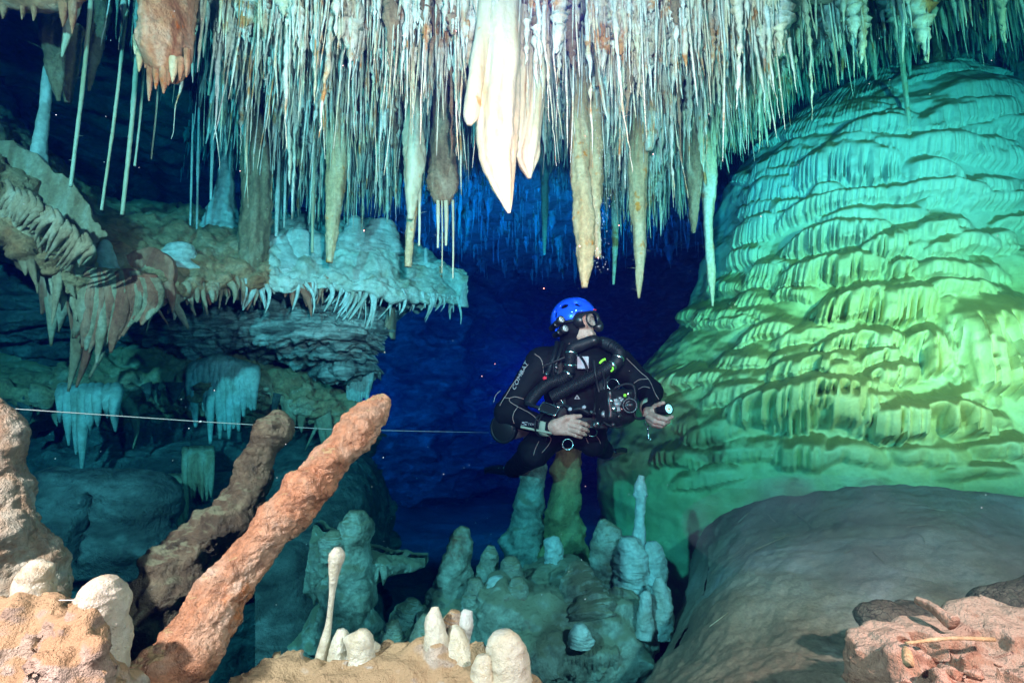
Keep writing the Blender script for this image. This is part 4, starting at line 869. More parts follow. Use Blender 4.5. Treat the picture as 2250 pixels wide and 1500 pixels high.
for q in range(9):
    x0 = 690 + q * 19; tite('spike', [(x0, 1270 - q * 3, 2.3), (x0 + 2, 1305 - q * 5, 2.28), (x0, 1325 - q * 7 + rb_.uniform(0, 25), 2.3)], [18, 13, 3], MAT['mound'], parent=g, seed=850 + q, nseg=12, nring=20)
# ================================================================== silt mound and rock at lower right
V, N = patch(ctrlW([
 [(1330, 1700, 1.15), (1395, 1540, 1.45), (1480, 1420, 1.75), (1540, 1290, 2.05), (1560, 1190, 2.3), (1600, 1130, 2.5), (1700, 1110, 2.75)],
 [(1430, 1700, .95), (1500, 1540, 1.15), (1570, 1400, 1.42), (1640, 1260, 1.75), (1690, 1160, 2.05), (1740, 1098, 2.3), (1820, 1090, 2.55)],
 [(1600, 1700, .85), (1680, 1540, 1.02), (1760, 1400, 1.28), (1830, 1250, 1.6), (1880, 1140, 1.9), (1900, 1072, 2.15), (1960, 1085, 2.4)],
 [(1850, 1700, .82), (1940, 1540, .98), (2020, 1400, 1.22), (2080, 1250, 1.52), (2110, 1150, 1.8), (2130, 1090, 2.05), (2160, 1100, 2.3)],
 [(2250, 1750, .80), (2330, 1540, .95), (2390, 1400, 1.18), (2430, 1260, 1.48), (2440, 1170, 1.75), (2450, 1120, 2.0), (2460, 1125, 2.3)],
 [(2700, 1750, .80), (2760, 1540, .95), (2800, 1400, 1.18), (2830, 1260, 1.48), (2830, 1190, 1.75), (2830, 1150, 2.0), (2830, 1150, 2.3)]]), 210, 220)
if N[:, 2].mean() < 0: N = -N
V = V + N * (.06 * fbm(V, 2.2, 4, 71) + .014 * fbm(V, 11, 4, 72) + .006 * fbm(V, 45, 3, 73))[:, None]
o = ob('silt_mound', V, grid_faces(210, 220), MAT['silt']); tag(o, 'broad smooth mound of brown silt at lower right before the dome', 'silt mound')
# left flank of the mound, running down into the crevice
rockpatch('mound_flank', [[(1700, 1110, 2.8), (1600, 1128, 2.52), (1560, 1190, 2.32), (1540, 1290, 2.07), (1480, 1420, 1.77), (1395, 1540, 1.47), (1330, 1700, 1.17)], [(1640, 1140, 2.95), (1560, 1160, 2.75), (1520, 1230, 2.55), (1495, 1330, 2.3), (1440, 1460, 2.0), (1350, 1600, 1.7), (1290, 1760, 1.4)], [(1600, 1300, 3.1), (1540, 1330, 2.9), (1500, 1400, 2.7), (1480, 1480, 2.5), (1430, 1600, 2.2), (1340, 1750, 1.9), (1280, 1900, 1.6)]],
    80, 150, MAT['silt'], .02, 4, 75, 1, 'steep shaded left flank of the silt mound above the dark crevice', 'silt mound')
# broken straws lying on the silt
rs = np.random.default_rng(76)
tree_pts = V.copy(); pxv, pyv = proj(tree_pts)
NB_ = [(1620, 1150, 1670, 1110), (1650, 1215, 1735, 1175), (1690, 1135, 1705, 1150), (1745, 1125, 1785, 1155), (1810, 1125, 1880, 1105), (1700, 1185, 1735, 1172), (1855, 1220, 1880, 1205), (1920, 1215, 1945, 1240), (1990, 1160, 2040, 1155), (2020, 1175, 2035, 1195), (1850, 1060, 1868, 1080), (1950, 1100, 2010, 1112), (2040, 1120, 2120, 1135), (1600, 1230, 1640, 1200), (1560, 1380, 1600, 1350), (1880, 1140, 1905, 1100)]
for q, (x0, y0, x1, y1) in enumerate(NB_):
    pts_ = []
    for (x, y) in ((x0, y0), ((x0 + x1) / 2, (y0 + y1) / 2), (x1, y1)):
        k = np.argmin((pxv - x) ** 2 + (pyv - y) ** 2); pts_.append(tree_pts[k] + np.array([0, 0, .004]))
    P = catmull(pts_, 12); rr_ = rs.uniform(.0009, .0019)
    Vt, Ft = tube(P, np.linspace(rr_ * 1.2, rr_ * .6, 12), 8, lumps(900 + q, .3, 60, .1, 90))
    o = ob('fallen_straw', Vt, Ft, MAT['drape_tan'], origin=pts_[0]); tag(o, 'thin broken straw lying on the silt mound', 'fallen straw', 'broken straws on the silt')
# pink rock in the corner
s_ = SDF((.42, .48, -.78), (1.28, 1.12, -.26), .0058)
s_.box(W(2215, 1505, .84), (.165, .12, .034), Matrix.Rotation(R_(-5), 3, 'Y') @ Matrix.Rotation(R_(14), 3, 'Z') @ Matrix.Rotation(R_(12), 3, 'X'), .018, .02)
s_.box(W(2230, 1610, .80), (.14, .11, .05), Matrix.Rotation(R_(14), 3, 'Z'), .02, .03)
s_.ell(W(2030, 1392, .93), (.05, .05, .020), k=.03); s_.ell(W(2140, 1378, .95), (.07, .04, .020), k=.03)
rc_ = np.random.default_rng(79)
for q in range(70):
    px_ = rc_.uniform(1970, 2270); py_ = rc_.uniform(1405, 1540); p = W(px_, py_, np.interp(py_, [1345, 1540], [.96, .70])); s_.ell(p, rc_.uniform(.007, .020, 3), k=.010, cut=bool(q % 3))
s_.noise(lambda P: .026 * fbm(P, 7, 4, 77) + .013 * ridged(P, 15, 4, 78) + .006 * fbm(P, 45, 3, 79))
Vp, Fp = s_.mesh(); o = ob('salmon_rock', Vp, Fp, MAT['pink_rock']); tag(o, 'bright salmon-pink silted rock full of pits in the lower right corner', 'rock')
s_ = SDF(W(1880, 1400, 1.1) - .14, W(2040, 1260, 1.1) + .16, .006)
s_.ell(W(1950, 1362, 1.08), (.060, .06, .034), k=.02); s_.ell(W(2010, 1352, 1.12), (.07, .05, .03), k=.04); s_.noise(lambda P: .016 * fbm(P, 12, 4, 80) + .008 * ridged(P, 28, 3, 81))
Vp, Fp = s_.mesh(); o = ob('mud_lump', Vp, Fp, MAT['mud']); tag(o, 'dark cracked mud lump behind the salmon-pink rock', 'mud')
lo, hi = bounds([(2170, 1300, 1.15), (2300, 1380, 1.05)], .16)
sdf_rock('mud_lump', [((2190, 1345, 1.12), (2300, 1340, 1.1), .05, .07)], lo, hi, .008, MAT['mud'], lambda P: .015 * fbm(P, 10, 4, 82), 'dark mud ridge at the right edge behind the salmon-pink rock', 'mud')
def onrock(x, y, Y, up=0): return W(x, y, Y) + np.array([0, 0, up])
for q, (a, b_, r_, mt, lab) in enumerate([((2015, 1318, .93), (2095, 1370, .87), .0105, 'pink_rock', 'broken pinkish stalactite piece lying across the salmon rock'), ((1990, 1412, .81), (2185, 1404, .84), .0035, 'amber_tite', 'thin orange straw lying across the salmon rock'), ((1990, 1425, .79), (1996, 1455, .75), .007, 'amber_tite', 'short orange straw stub at the salmon rock edge')]):
    P = catmull([W(*a), (W(*a) + W(*b_)) / 2 + np.array([0, 0, .004]), W(*b_)], 30); Vt, Ft = tube(P, np.linspace(r_ * .6, r_, 30), 14, lumps(960 + q, .3, 30, .1, 60))
    o = ob('broken_straw', Vt, Ft, MAT[mt], origin=P[0]); tag(o, lab, 'fallen straw')

# ================================================================== foreground stalagmites
def gite(name, pts, wid, mat, label, seed, nseg=72, nring=170, nz=(.16, 9, .09, 26), knobs=0, group=None, parent=None, fine=.03, ring=.018):
    P = np.array([W(*p) for p in pts]); r = np.array([w * .5 * pxm(p[2]) for w, p in zip(wid, pts)])
    Pc = catmull(P, nring); rc = np.maximum(catmull(np.stack([r] * 3, 1), nring)[:, 0], .002)
    g_ = np.random.default_rng(seed)
    kn = [(Pc[int(k)] , g_.normal(size=3)) for k in g_.uniform(.05, .92, knobs) * nring]
    kn = [(p + d / np.linalg.norm(d) * rc[np.argmin(np.linalg.norm(Pc - p, axis=1))], g_.uniform(.25, .6)) for p, d in kn]
    def fn(Vw, ang, t):
        k = nz[0] * fbm(Vw, nz[1], 3, seed) * 1.6 + nz[2] * fbm(Vw, nz[3], 3, seed + 3) + fine * ridged(Vw, nz[3] * 2.5, 3, seed + 6)
        k = k + ring * np.sin(t * nring * .55 + 3 * fbm(Vw, 6, 2, seed + 9))
        for p, s in kn:
            k = k + s * np.exp(-(np.linalg.norm(Vw - p, axis=1) / (rc.mean() * .55)) ** 2)
        return k
    Vt, Ft = tube(Pc, rc, nseg, fn)
    o = ob(name, Vt, Ft, mat, parent, origin=None if parent is not None else P[0])
    if label: tag(o, label, 'stalagmite', group)
    return o
gite('stalagmite', [(270, 1640, .84), (330, 1540, .88), (430, 1400, .94), (520, 1270, .99), (600, 1165, 1.03), (670, 1085, 1.07), (735, 1000, 1.11), (790, 940, 1.15), (832, 893, 1.18), (850, 872, 1.19)], [146, 134, 114, 95, 80, 88, 74, 82, 54, 16], MAT['orange'], 'long leaning salmon-orange stalagmite in the left foreground', 201, 96, 300, (.26, 14, .20, 34), 9, fine=.10)
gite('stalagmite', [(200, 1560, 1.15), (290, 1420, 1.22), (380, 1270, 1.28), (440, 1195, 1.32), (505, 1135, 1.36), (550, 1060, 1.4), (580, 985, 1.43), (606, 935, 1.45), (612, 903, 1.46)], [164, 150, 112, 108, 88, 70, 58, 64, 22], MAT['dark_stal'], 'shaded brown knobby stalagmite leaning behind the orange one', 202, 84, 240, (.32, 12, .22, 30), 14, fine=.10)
gite('stalagmite', [(-30, 1500, .98), (-10, 1380, .98), (10, 1280, .98), (0, 1180, .98), (-10, 1080, .98), (-20, 980, .98), (-30, 900, .98), (-35, 850, .98)], [260, 235, 185, 142, 104, 76, 54, 24], MAT['fg_brown'], 'knobby cream and brown stalagmite cut by the left edge', 203, 90, 220, (.20, 8, .16, 26), 10, fine=.08)
# left front cluster
g = thing('stalagmite_cluster', 'silt-capped tan rock with two pale stubby stalagmites in the lower left corner', 'stalagmite', W(120, 1480, .76))
s_ = SDF(W(-120, 1600, .9) - np.array([0, .32, .05]), W(300, 1290, .9) + np.array([.22, .1, .06]), .0062)
s_.cap(W(-90, 1440, .76), W(150, 1430, .76), .075, .07, .03); s_.cap(W(-90, 1530, .70), W(190, 1540, .72), .07, .07, .03); s_.ell(W(185, 1420, .72), (.05, .05, .06), k=.03); s_.ell(W(150, 1490, .68), (.07, .05, .05), k=.03)
s_.noise(lambda P: .045 * fbm(P, 9, 4, 83) + .016 * ridged(P, 20, 3, 84) + .003 * fbm(P, 60, 3, 85))
Vp, Fp = s_.mesh(); ob('base', Vp, Fp, MAT['fg_rock'], g)
gite('stub', [(66, 1380, .78), (68, 1330, .78), (72, 1285, .78), (76, 1250, .78), (78, 1230, .78)], [92, 80, 68, 50, 18], MAT['fg_pale'], None, 205, 48, 70, (.24, 10, .14, 30), 2, None, g, .06)
gite('stub', [(215, 1480, .74), (222, 1400, .74), (228, 1340, .74), (232, 1295, .74), (240, 1268, .74)], [96, 98, 88, 74, 34], MAT['fg_pale'], None, 206, 48, 80, (.34, 9, .16, 28), 4, None, g, .06)
# centre front cluster
g = thing('stalagmite_cluster', 'tan silted rock crowned by pale glossy stalagmites at the bottom centre', 'stalagmite', W(860, 1500, .95))
s_ = SDF(W(540, 1640, 1.0) - np.array([0, .24, .03]), W(1180, 1340, 1.0) + np.array([0.08, .12, .03]), .0068)
s_.cap(W(650, 1540, .96), W(930, 1505, .96), .050, .068, .04); s_.cap(W(560, 1570, .92), W(1100, 1580, .9), .08, .08, .04); s_.cap(W(930, 1500, .96), W(945, 1430, .96), .06, .025, .03); s_.cap(W(1000, 1500, .95), W(1100, 1540, .95), .07, .07, .04)
s_.ell(W(615, 1455, 1.0), (.04, .04, .025), k=.02); s_.ell(W(640, 1470, .98), (.03, .03, .03), k=.02)
s_.noise(lambda P: .040 * fbm(P, 10, 4, 86) + .015 * ridged(P, 20, 3, 87) + .003 * fbm(P, 60, 3, 88))
Vp, Fp = s_.mesh(); ob('base', Vp, Fp, MAT['fg_rock'], g)
for q, (pts, wd_, mt) in enumerate([
  ([(745, 1470, .97), (747, 1430, .97), (748, 1400, .97), (747, 1382, .97)], [50, 44, 32, 12], 'fg_pale'), ([(792, 1480, .95), (794, 1430, .95), (796, 1400, .95), (797, 1383, .95)], [60, 54, 46, 20], 'fg_pale'), ([(818, 1470, .97), (820, 1430, .97), (818, 1410, .97)], [30, 26, 12], 'fg_pale'),
  ([(962, 1540, .93), (964, 1470, .94), (958, 1410, .95), (955, 1365, .96), (956, 1333, .97)], [80, 62, 50, 40, 16], 'fg_pale'), ([(1008, 1560, .94), (1004, 1490, .95), (1000, 1440, .96), (1000, 1400, .97), (995, 1375, .98)], [110, 96, 72, 46, 20], 'fg_pale'),
  ([(985, 1420, .99), (995, 1370, 1.0), (1000, 1342, 1.0)], [50, 44, 20], 'fg_rock'), ([(1010, 1420, 1.0), (1022, 1370, 1.0), (1028, 1340, 1.01)], [40, 34, 16], 'pale_stal'),
  ([(1118, 1620, .92), (1118, 1530, .92), (1114, 1460, .92), (1108, 1415, .92), (1104, 1388, .92)], [140, 116, 96, 70, 28], 'fg_pale'), ([(1062, 1600, .90), (1062, 1520, .90), (1060, 1470, .90), (1058, 1440, .90)], [80, 62, 46, 18], 'fg_pale'), ([(1140, 1560, .95), (1146, 1500, .95), (1140, 1460, .95)], [60, 46, 20], 'fg_pale'), ([(640, 1480, 1.0), (630, 1450, 1.0), (622, 1436, 1.0)], [40, 34, 14], 'fg_rock')]):
    gite('stub', pts, wd_, MAT[mt], None, 210 + q, 44, 70, (.18, 11, .10, 30), 2, None, g)
gite('stalagmite', [(704, 1460, .98), (712, 1420, .98), (722, 1370, .98), (730, 1300, .98), (735, 1250, .98), (740, 1220, .98), (742, 1203, .98)], [30, 24, 13, 13, 24, 32, 16], MAT['fg_pale'], 'slender white club-headed stalagmite standing on the bottom centre rock', 230, 28, 110, (.10, 14, .04, 40))

# ================================================================== teal stalagmite garden behind
g = thing('stalagmite_mound', 'broad teal silted mound in the middle, bearing many stalagmites', 'mound', W(1200, 1400, 2.0))
s_ = SDF(W(600, 1640, 2.6) - np.array([0, .85, .05]), W(1500, 1130, 2.7) + np.array([-.05, .25, -.15]), .0145)
for (a, b_, ra, rb) in [((960, 1400, 2.3), (1120, 1360, 2.25), .16, .17), ((1120, 1370, 2.2), (1350, 1370, 2.2), .19, .17), ((1180, 1450, 2.05), (1380, 1450, 2.1), .15, .14), ((1000, 1330, 2.5), (1240, 1290, 2.5), .13, .15), ((880, 1420, 2.3), (700, 1440, 2.4), .10, .12), ((1260, 1300, 2.35), (1290, 1290, 2.35), .13, .10), ((1330, 1330, 2.4), (1420, 1340, 2.35), .11, .10), ((690, 1440, 2.3), (760, 1270, 2.45), .12, .07)]:
    s_.cap(W(*a), W(*b_), ra, rb, .07)
s_.noise(lambda P: .07 * fbm(P, 5, 4, 91) + .04 * ridged(P, 9, 4, 92) + .014 * ridged(P, 24, 3, 93))
Vp, Fp = s_.mesh(); ob('mound_body', Vp, Fp, MAT['mound'], g)
for q in range(22):
    x0 = 1155 + q * 9.4; tite('drip', [(x0, 1415, 2.06), (x0, 1440, 1.98), (x0 + rb_.uniform(-3, 3), 1470 + rb_.uniform(0, 30), 2.0)], [15, 14, 4], MAT['mound'], parent=g, seed=870 + q, nseg=12, nring=24)
G = [
 ([(1150, 1340, 2.95), (1152, 1250, 2.95), (1158, 1170, 2.95), (1164, 1090, 2.95), (1172, 1020, 2.95), (1176, 960, 2.95)], [92, 82, 70, 56, 50, 44], 'mound', 'tall reddish-teal stalagmite column behind the diver, the left of two', 7),
 ([(1238, 1340, 2.9), (1240, 1250, 2.9), (1240, 1180, 2.9), (1238, 1110, 2.9), (1246, 1030, 2.9), (1250, 960, 2.9), (1252, 900, 2.9)], [116, 100, 82, 60, 50, 48, 44], 'gold_col', 'tall golden-green stalagmite column under the diver, the right of two', 6),
 ([(968, 1400, 2.35), (985, 1320, 2.35), (1000, 1250, 2.35), (1012, 1190, 2.35), (1022, 1158, 2.35)], [104, 84, 58, 44, 20], 'mound', 'knobby teal stalagmite left of the two columns', 7),
 ([(1062, 1310, 2.4), (1070, 1260, 2.4), (1076, 1220, 2.4), (1078, 1198, 2.4)], [50, 42, 34, 14], 'mound', 'small knobby stalagmite left of the reddish column foot', 4),
 ([(1096, 1340, 2.2), (1096, 1300, 2.2), (1096, 1278, 2.2), (1097, 1266, 2.2)], [56, 58, 46, 18], 'pale_stal', 'round blue-grey bulb on the mound under the reddish column', 1),
 ([(1130, 1380, 2.15), (1134, 1330, 2.15), (1138, 1290, 2.15), (1136, 1268, 2.15)], [40, 40, 40, 18], 'mound', 'blunt brown stub beside the round bulb', 2),
 ([(1118, 1290, 2.3), (1122, 1260, 2.3), (1122, 1235, 2.3), (1122, 1222, 2.3)], [50, 46, 34, 14], 'mound', 'rounded stub between bulb and reddish column', 2),
 ([(1342, 1320, 2.4), (1340, 1270, 2.4), (1334, 1200, 2.4), (1328, 1160, 2.4), (1324, 1140, 2.4)], [96, 86, 60, 36, 12], 'mound', 'broad pointed teal stalagmite right of the golden column', 2),
 ([(1403, 1210, 2.35), (1404, 1160, 2.35), (1408, 1110, 2.35), (1406, 1070, 2.35), (1410, 1044, 2.35)], [26, 24, 20, 22, 10], 'pale_stal', 'thin bright turquoise stalagmite rising right of the mound', 2),
 ([(1385, 1300, 2.3), (1388, 1250, 2.3), (1384, 1210, 2.3), (1382, 1180, 2.3)], [80, 74, 54, 24], 'pale_stal', 'fat pale blue stalagmite under the thin turquoise one', 3),
 ([(1432, 1310, 2.3), (1438, 1260, 2.3), (1436, 1215, 2.3), (1432, 1190, 2.3)], [50, 48, 40, 18], 'pale_stal', 'pale blue stalagmite at the right end of the mound', 2),
 ([(1415, 1400, 2.05), (1418, 1350, 2.05), (1420, 1310, 2.05), (1420, 1298, 2.05)], [34, 30, 24, 10], 'pale_stal', 'small bright turquoise finger low on the mound right end', 1),
 ([(1450, 1400, 2.1), (1452, 1340, 2.1), (1450, 1290, 2.1), (1448, 1268, 2.1)], [48, 44, 30, 12], 'pale_stal', 'teal finger at the mound edge over the crevice', 2),
 ([(1216, 1270, 2.5), (1216, 1230, 2.48), (1218, 1195, 2.48), (1222, 1178, 2.48)], [36, 38, 32, 14], 'pale_stal', 'bright blue knob stuck to the golden column foot', 2),
 ([(1300, 1370, 2.1), (1290, 1320, 2.15), (1275, 1270, 2.2), (1270, 1240, 2.25)], [110, 90, 60, 26], 'mound', 'pointed reddish lump in the middle of the mound top', 3),
 ([(1050, 1360, 2.2), (1046, 1310, 2.2), (1044, 1270, 2.2)], [56, 46, 20], 'mound', 'short teal stub left of the round bulb', 2),
 ([(740, 1420, 2.25), (765, 1320, 2.25), (776, 1230, 2.25), (778, 1160, 2.25), (782, 1122, 2.25)], [120, 100, 66, 60, 28], 'mound', 'knobby teal stalagmite behind the slender white club', 6),
 ([(730, 1230, 2.2), (732, 1190, 2.2), (734, 1165, 2.2)], [50, 46, 20], 'mound', 'round teal knob left of the knobby stalagmite', 1),
 ([(865, 1430, 2.0), (862, 1390, 2.0), (868, 1362, 2.0)], [60, 44, 18], 'mound', 'small dim stalagmite behind the bottom centre rock, left of the others', 2),
 ([(925, 1440, 1.9), (930, 1390, 1.9), (938, 1350, 1.9)], [50, 44, 18], 'mound', 'dim teal stalagmite just left of the pale pointed stub', 2),
 ([(885, 1380, 2.3), (900, 1340, 2.3), (905, 1316, 2.3)], [60, 50, 20], 'mound', 'dim squat stalagmite between jagged fin and mound', 2),
 ([(1272, 1420, 1.95), (1274, 1390, 1.95), (1272, 1370, 1.95)], [40, 36, 16], 'pale_stal', 'blue knob low on the front of the mound', 1),
]
for q, (pts, wd_, mt, lab, kn) in enumerate(G):
    gite('stalagmite', pts, wd_, MAT[mt], lab, 240 + q, 44, 90, (.24, 10, .22, 28), kn, fine=.12)
# ================================================================== the white cave line
A_ = W(-60, 892, .95); B_ = W(440, 926, 1.35); C_ = W(728, 943, 1.75); D_ = W(1075, 950, 3.1)
P = np.concatenate([A_ + (B_ - A_) * np.linspace(0, 1, 30)[:, None], B_ + (C_ - B_) * np.linspace(0, 1, 30)[1:, None], C_ + (D_ - C_) * np.linspace(0, 1, 40)[1:, None]])
Vt, Ft = tube(P, np.full(len(P), .0011), 8); o = thing('guide_line', 'thin white guide line stretched across the left half past the leaning stalagmites', 'line', A_)
ob('cord', Vt, Ft, plain('white_cord', (.78, .78, .74), .7), o)
Vt, Ft = tube(catmull([B_ + np.array([-.004, 0, -.001]), B_, B_ + np.array([.004, 0, .001])], 8), np.array([.001, .002, .0024, .0026, .0026, .0024, .002, .001]), 10); ob('knot', Vt, Ft, bpy.data.materials['white_cord'], o)
Vt, Ft = tube(catmull([W(130, 1318, .73), W(180, 1317, .725), W(232, 1310, .72)], 20), np.full(20, .0007), 6); o = ob('guide_line', Vt, Ft, bpy.data.materials['white_cord']); tag(o, 'short bit of thin line between the two pale stubs at lower left', 'line')
# ================================================================== drifting specks in the water
g_ = np.random.default_rng(99); ico = np.array([[1, 0, 0], [-1, 0, 0], [0, 1, 0], [0, -1, 0], [0, 0, 1], [0, 0, -1]], float); fi = np.array([[0, 2, 4], [2, 1, 4], [1, 3, 4], [3, 0, 4], [2, 0, 5], [1, 2, 5], [3, 1, 5], [0, 3, 5]])
pp = []
for q in range(420):
    Yq = g_.uniform(.9, 4.0); pp.append((ico * g_.uniform(.0008, .0019) * (.6 + Yq * .25) + W(g_.uniform(0, 2250), g_.uniform(0, 1500), Yq), fi))
for q in range(170):                                  # exhaled bubbles rising past the beige stalactites
    Yq = g_.uniform(2.2, 2.36); yy = g_.uniform(120, 600); pp.append((ico * g_.uniform(.001, .003) + W(1330 + g_.normal(0, 9) + 10 * math.sin(yy * .02), yy, Yq), fi))
Vt, Ft = join_parts(pp); o = ob('specks', Vt, Ft, plain('white_speck', (.8, .8, .8), .5), origin=(0, 2, 0)); o['kind'] = 'stuff'; tag(o, 'fine bubbles and specks drifting in the water', 'specks')

# ================================================================== silt stirred up over the mound
sm = bpy.data.materials.new('stirred_silt'); sm.use_nodes = True; nt = sm.node_tree; nt.nodes.remove(nt.nodes['Principled BSDF'])
pv = nt.nodes.new('ShaderNodeVolumePrincipled'); pv.inputs['Color'].default_value = (.80, .60, .66, 1); pv.inputs['Anisotropy'].default_value = .2
gg = nt.nodes.new('ShaderNodeNewGeometry'); tn = nt.nodes.new('ShaderNodeTexNoise'); tn.inputs['Scale'].default_value = 4.2; tn.inputs['Detail'].default_value = 4; tn.inputs['Distortion'].default_value = 1.2
nt.links.new(gg.outputs['Position'], tn.inputs['Vector']); mr = nt.nodes.new('ShaderNodeMapRange'); mr.inputs[1].default_value = .47; mr.inputs[2].default_value = .72; mr.inputs[4].default_value = 2.4
nt.links.new(tn.outputs['Fac'], mr.inputs[0]); nt.links.new(mr.outputs[0], pv.inputs['Density']); nt.links.new(pv.outputs[0], nt.nodes['Material Output'].inputs['Volume'])
s_ = SDF((.30, 1.0, -.75), (1.95, 2.15, -.02), .03); s_.ell((1.10, 1.55, -.33), (.62, .42, .14), None, 0); s_.noise(lambda P: .05 * fbm(P, 3, 3, 97)); Vp, Fp = s_.mesh()
o = ob('silt_cloud', Vp, Fp, sm); o['kind'] = 'stuff'; tag(o, 'thin mauve cloud of stirred silt drifting over the mound', 'silt cloud')
# ================================================================== the diver
from mathutils.bvhtree import BVHTree
YD = 2.6
def D(px, py, dd=0): return W(px, py, YD + dd)
def Zz(x, y, dd=0): return W(1040 + x / 3.26, 620 + y / 3.26, YD + dd)
def Qq(x, y, dd=0): return W(1300 + x / 7.5, 800 + y / 7.5, YD + dd)
def unit(v): v = np.asarray(v, float); return v / np.linalg.norm(v)
MAT['suit'] = plain('black_neoprene', (.005, .0055, .008), .75, 0, .16, bump=.35, bsc=260)
MAT['skin'] = rock('skin', [(.3, (.48, .27, .20)), (.6, (.62, .39, .31)), (.8, (.68, .46, .38))], (30, 30, 30), 4, .3, rough=.5, bump=.3, bsc=160, fine=.12, spec=.4)
MAT['blackp'] = plain('black_plastic', (.012, .012, .013), .35, 0, .5)
MAT['rubber'] = plain('hose_rubber', (.008, .011, .014), .5, 0, .3)
MAT['helmet'] = plain('blue_helmet_plastic', (.012, .085, .80), .22, 0, .6)
MAT['chrome'] = plain('brushed_steel', (.72, .72, .70), .22, 1.0)
MAT['grey'] = plain('grey_plastic', (.22, .23, .24), .4, .4)
MAT['pipe'] = plain('pink_grey_piping', (.34, .25, .24), .6)
MAT['print'] = plain('pale_print', (.42, .44, .50), .6)
MAT['lime'] = plain('lime_webbing', (.30, .85, .05), .5)
MAT['amberp'] = plain('amber_plastic', (.85, .38, .03), .4)
MAT['redp'] = plain('red_plastic', (.75, .03, .06), .5)
MAT['web'] = plain('black_webbing', (.014, .015, .017), .7, bump=.5, bsc=400)
MAT['khaki'] = plain('khaki_cuff', (.30, .36, .28), .7)
MAT['lampglass'] = plain('lit_torch_glass', (.9, .9, .85), .2, 0, .5, (1, .93, .85), 2.2)
MAT['reflector'] = plain('lamp_reflector', (.80, .82, .80), .3, .0)
gm = bpy.data.materials.new('mask_glass'); gm.use_nodes = True; nt = gm.node_tree; N_, L_ = nt.nodes, nt.links; N_.remove(N_['Principled BSDF'])
tr = N_.new('ShaderNodeBsdfTransparent'); tr.inputs[0].default_value = (.86, .93, .95, 1); gl = N_.new('ShaderNodeBsdfGlossy'); gl.inputs['Roughness'].default_value = .06
fr = N_.new('ShaderNodeFresnel'); fr.inputs[0].default_value = 1.35; ms = N_.new('ShaderNodeMixShader'); L_.new(fr.outputs[0], ms.inputs[0]); L_.new(tr.outputs[0], ms.inputs[1]); L_.new(gl.outputs[0], ms.inputs[2]); L_.new(ms.outputs[0], N_['Material Output'].inputs[0])
person = thing('person', 'diver in a black wetsuit with blue helmet, mask and corrugated breathing hoses, hovering mid-water', 'person', D(1250, 1000, .1))
def lathe(a, b, prof, n=24):
    """prof: [(t along a->b, radius)], sharp where t repeats"""
    a, b = np.array(a, float), np.array(b, float); ax = unit(b - a); u = unit(np.cross(ax, [.13, .31, .94])); v = np.cross(ax, u)
    ang = np.linspace(0, 2 * np.pi, n, endpoint=False); ring = u[None] * np.cos(ang)[:, None] + v[None] * np.sin(ang)[:, None]
    V = np.concatenate([a + (b - a) * t + ring * r for t, r in prof]); return V, grid_faces(len(prof), n, True)
def solid(a, b, r, n=24, bev=.08):
    return lathe(a, b, [(0, 1e-5), (0, r * .9), (bev * .3, r), (1 - bev * .3, r), (1, r * .9), (1, 1e-5)], n)
def boxm(c, r, X, Y_, Z_, bev=.003):
    c = np.array(c, float); M = np.stack([unit(X), unit(Y_), unit(Z_)], 0); out = []
    s_ = SDF((-r[0] - .008, -r[1] - .008, -r[2] - .008), (r[0] + .008, r[1] + .008, r[2] + .008), max(min(r) * .25, .002)); s_.box((0, 0, 0), np.maximum(np.array(r) - bev, .0005), None, bev, 0)
    V, F = s_.mesh(); return V @ M + c, F
def wire(pts, r, n=8, m=60, closed=False):
    P = catmull(pts, m); return tube(P, np.full(m, r), n)
def ringm(c, nrm, R, r, n=40, arc=(0, 2 * np.pi)):
    nrm = unit(nrm); u = unit(np.cross(nrm, [.2, .3, .93])); v = np.cross(nrm, u); a = np.linspace(*arc, n)
    return tube(np.array(c) + R * (u * np.cos(a)[:, None] + v * np.sin(a)[:, None]), np.full(n, r), 8)
# ---- body: one continuous surface
lo = np.minimum.reduce([D(1075, 1075, 0), D(1075, 1075, .75)]) - np.array([.1, .40, .05]); hi = D(1470, 700, .75) + np.array([.08, .05, .10])
s_ = SDF(lo, hi, .0068)
s_.ell(D(1272, 850, .05), (.185, .15, .27), k=.05); s_.cap(D(1196, 797, .05), D(1350, 800, .05), .078, .076, .06)
s_.cap(D(1262, 785, .04), D(1266, 738, .03), .066, .062, .04); s_.ell(D(1255, 930, .12), (.17, .14, .12), k=.06)
s_.cap(D(1186, 800, .03), D(1116, 906, .02), .076, .064, .05); s_.cap(D(1116, 908, .02), D(1205, 937, -.16), .066, .040, .03)
s_.cap(D(1366, 805, .03), D(1428, 860, -.04), .074, .060, .05); s_.cap(D(1428, 860, -.04), D(1428, 899, -.235), .060, .038, .03)
s_.cap(D(1222, 940, .12), D(1172, 992, .02), .10, .076, .05); s_.cap(D(1285, 945, .12), D(1300, 965, .04), .092, .072, .05)
s_.cap(D(1172, 995, .03), D(1128, 1030, .45), .070, .052, .03); s_.cap(D(1300, 965, .05), D(1330, 990, .5), .066, .05, .03)
s_.ell(D(1262, 712, .015), (.086, .098, .115), k=.02)                       # hood
s_.noise(lambda P: .006 * fbm(P, 9, 3, 301) + .005 * ridged(P * np.array([1, 1, 1.6]), 12, 3, 302) - .002)
Vb, Fb = s_.mesh()
parts = [(Vb, Fb)]; mats = [np.zeros(len(Fb), int)]
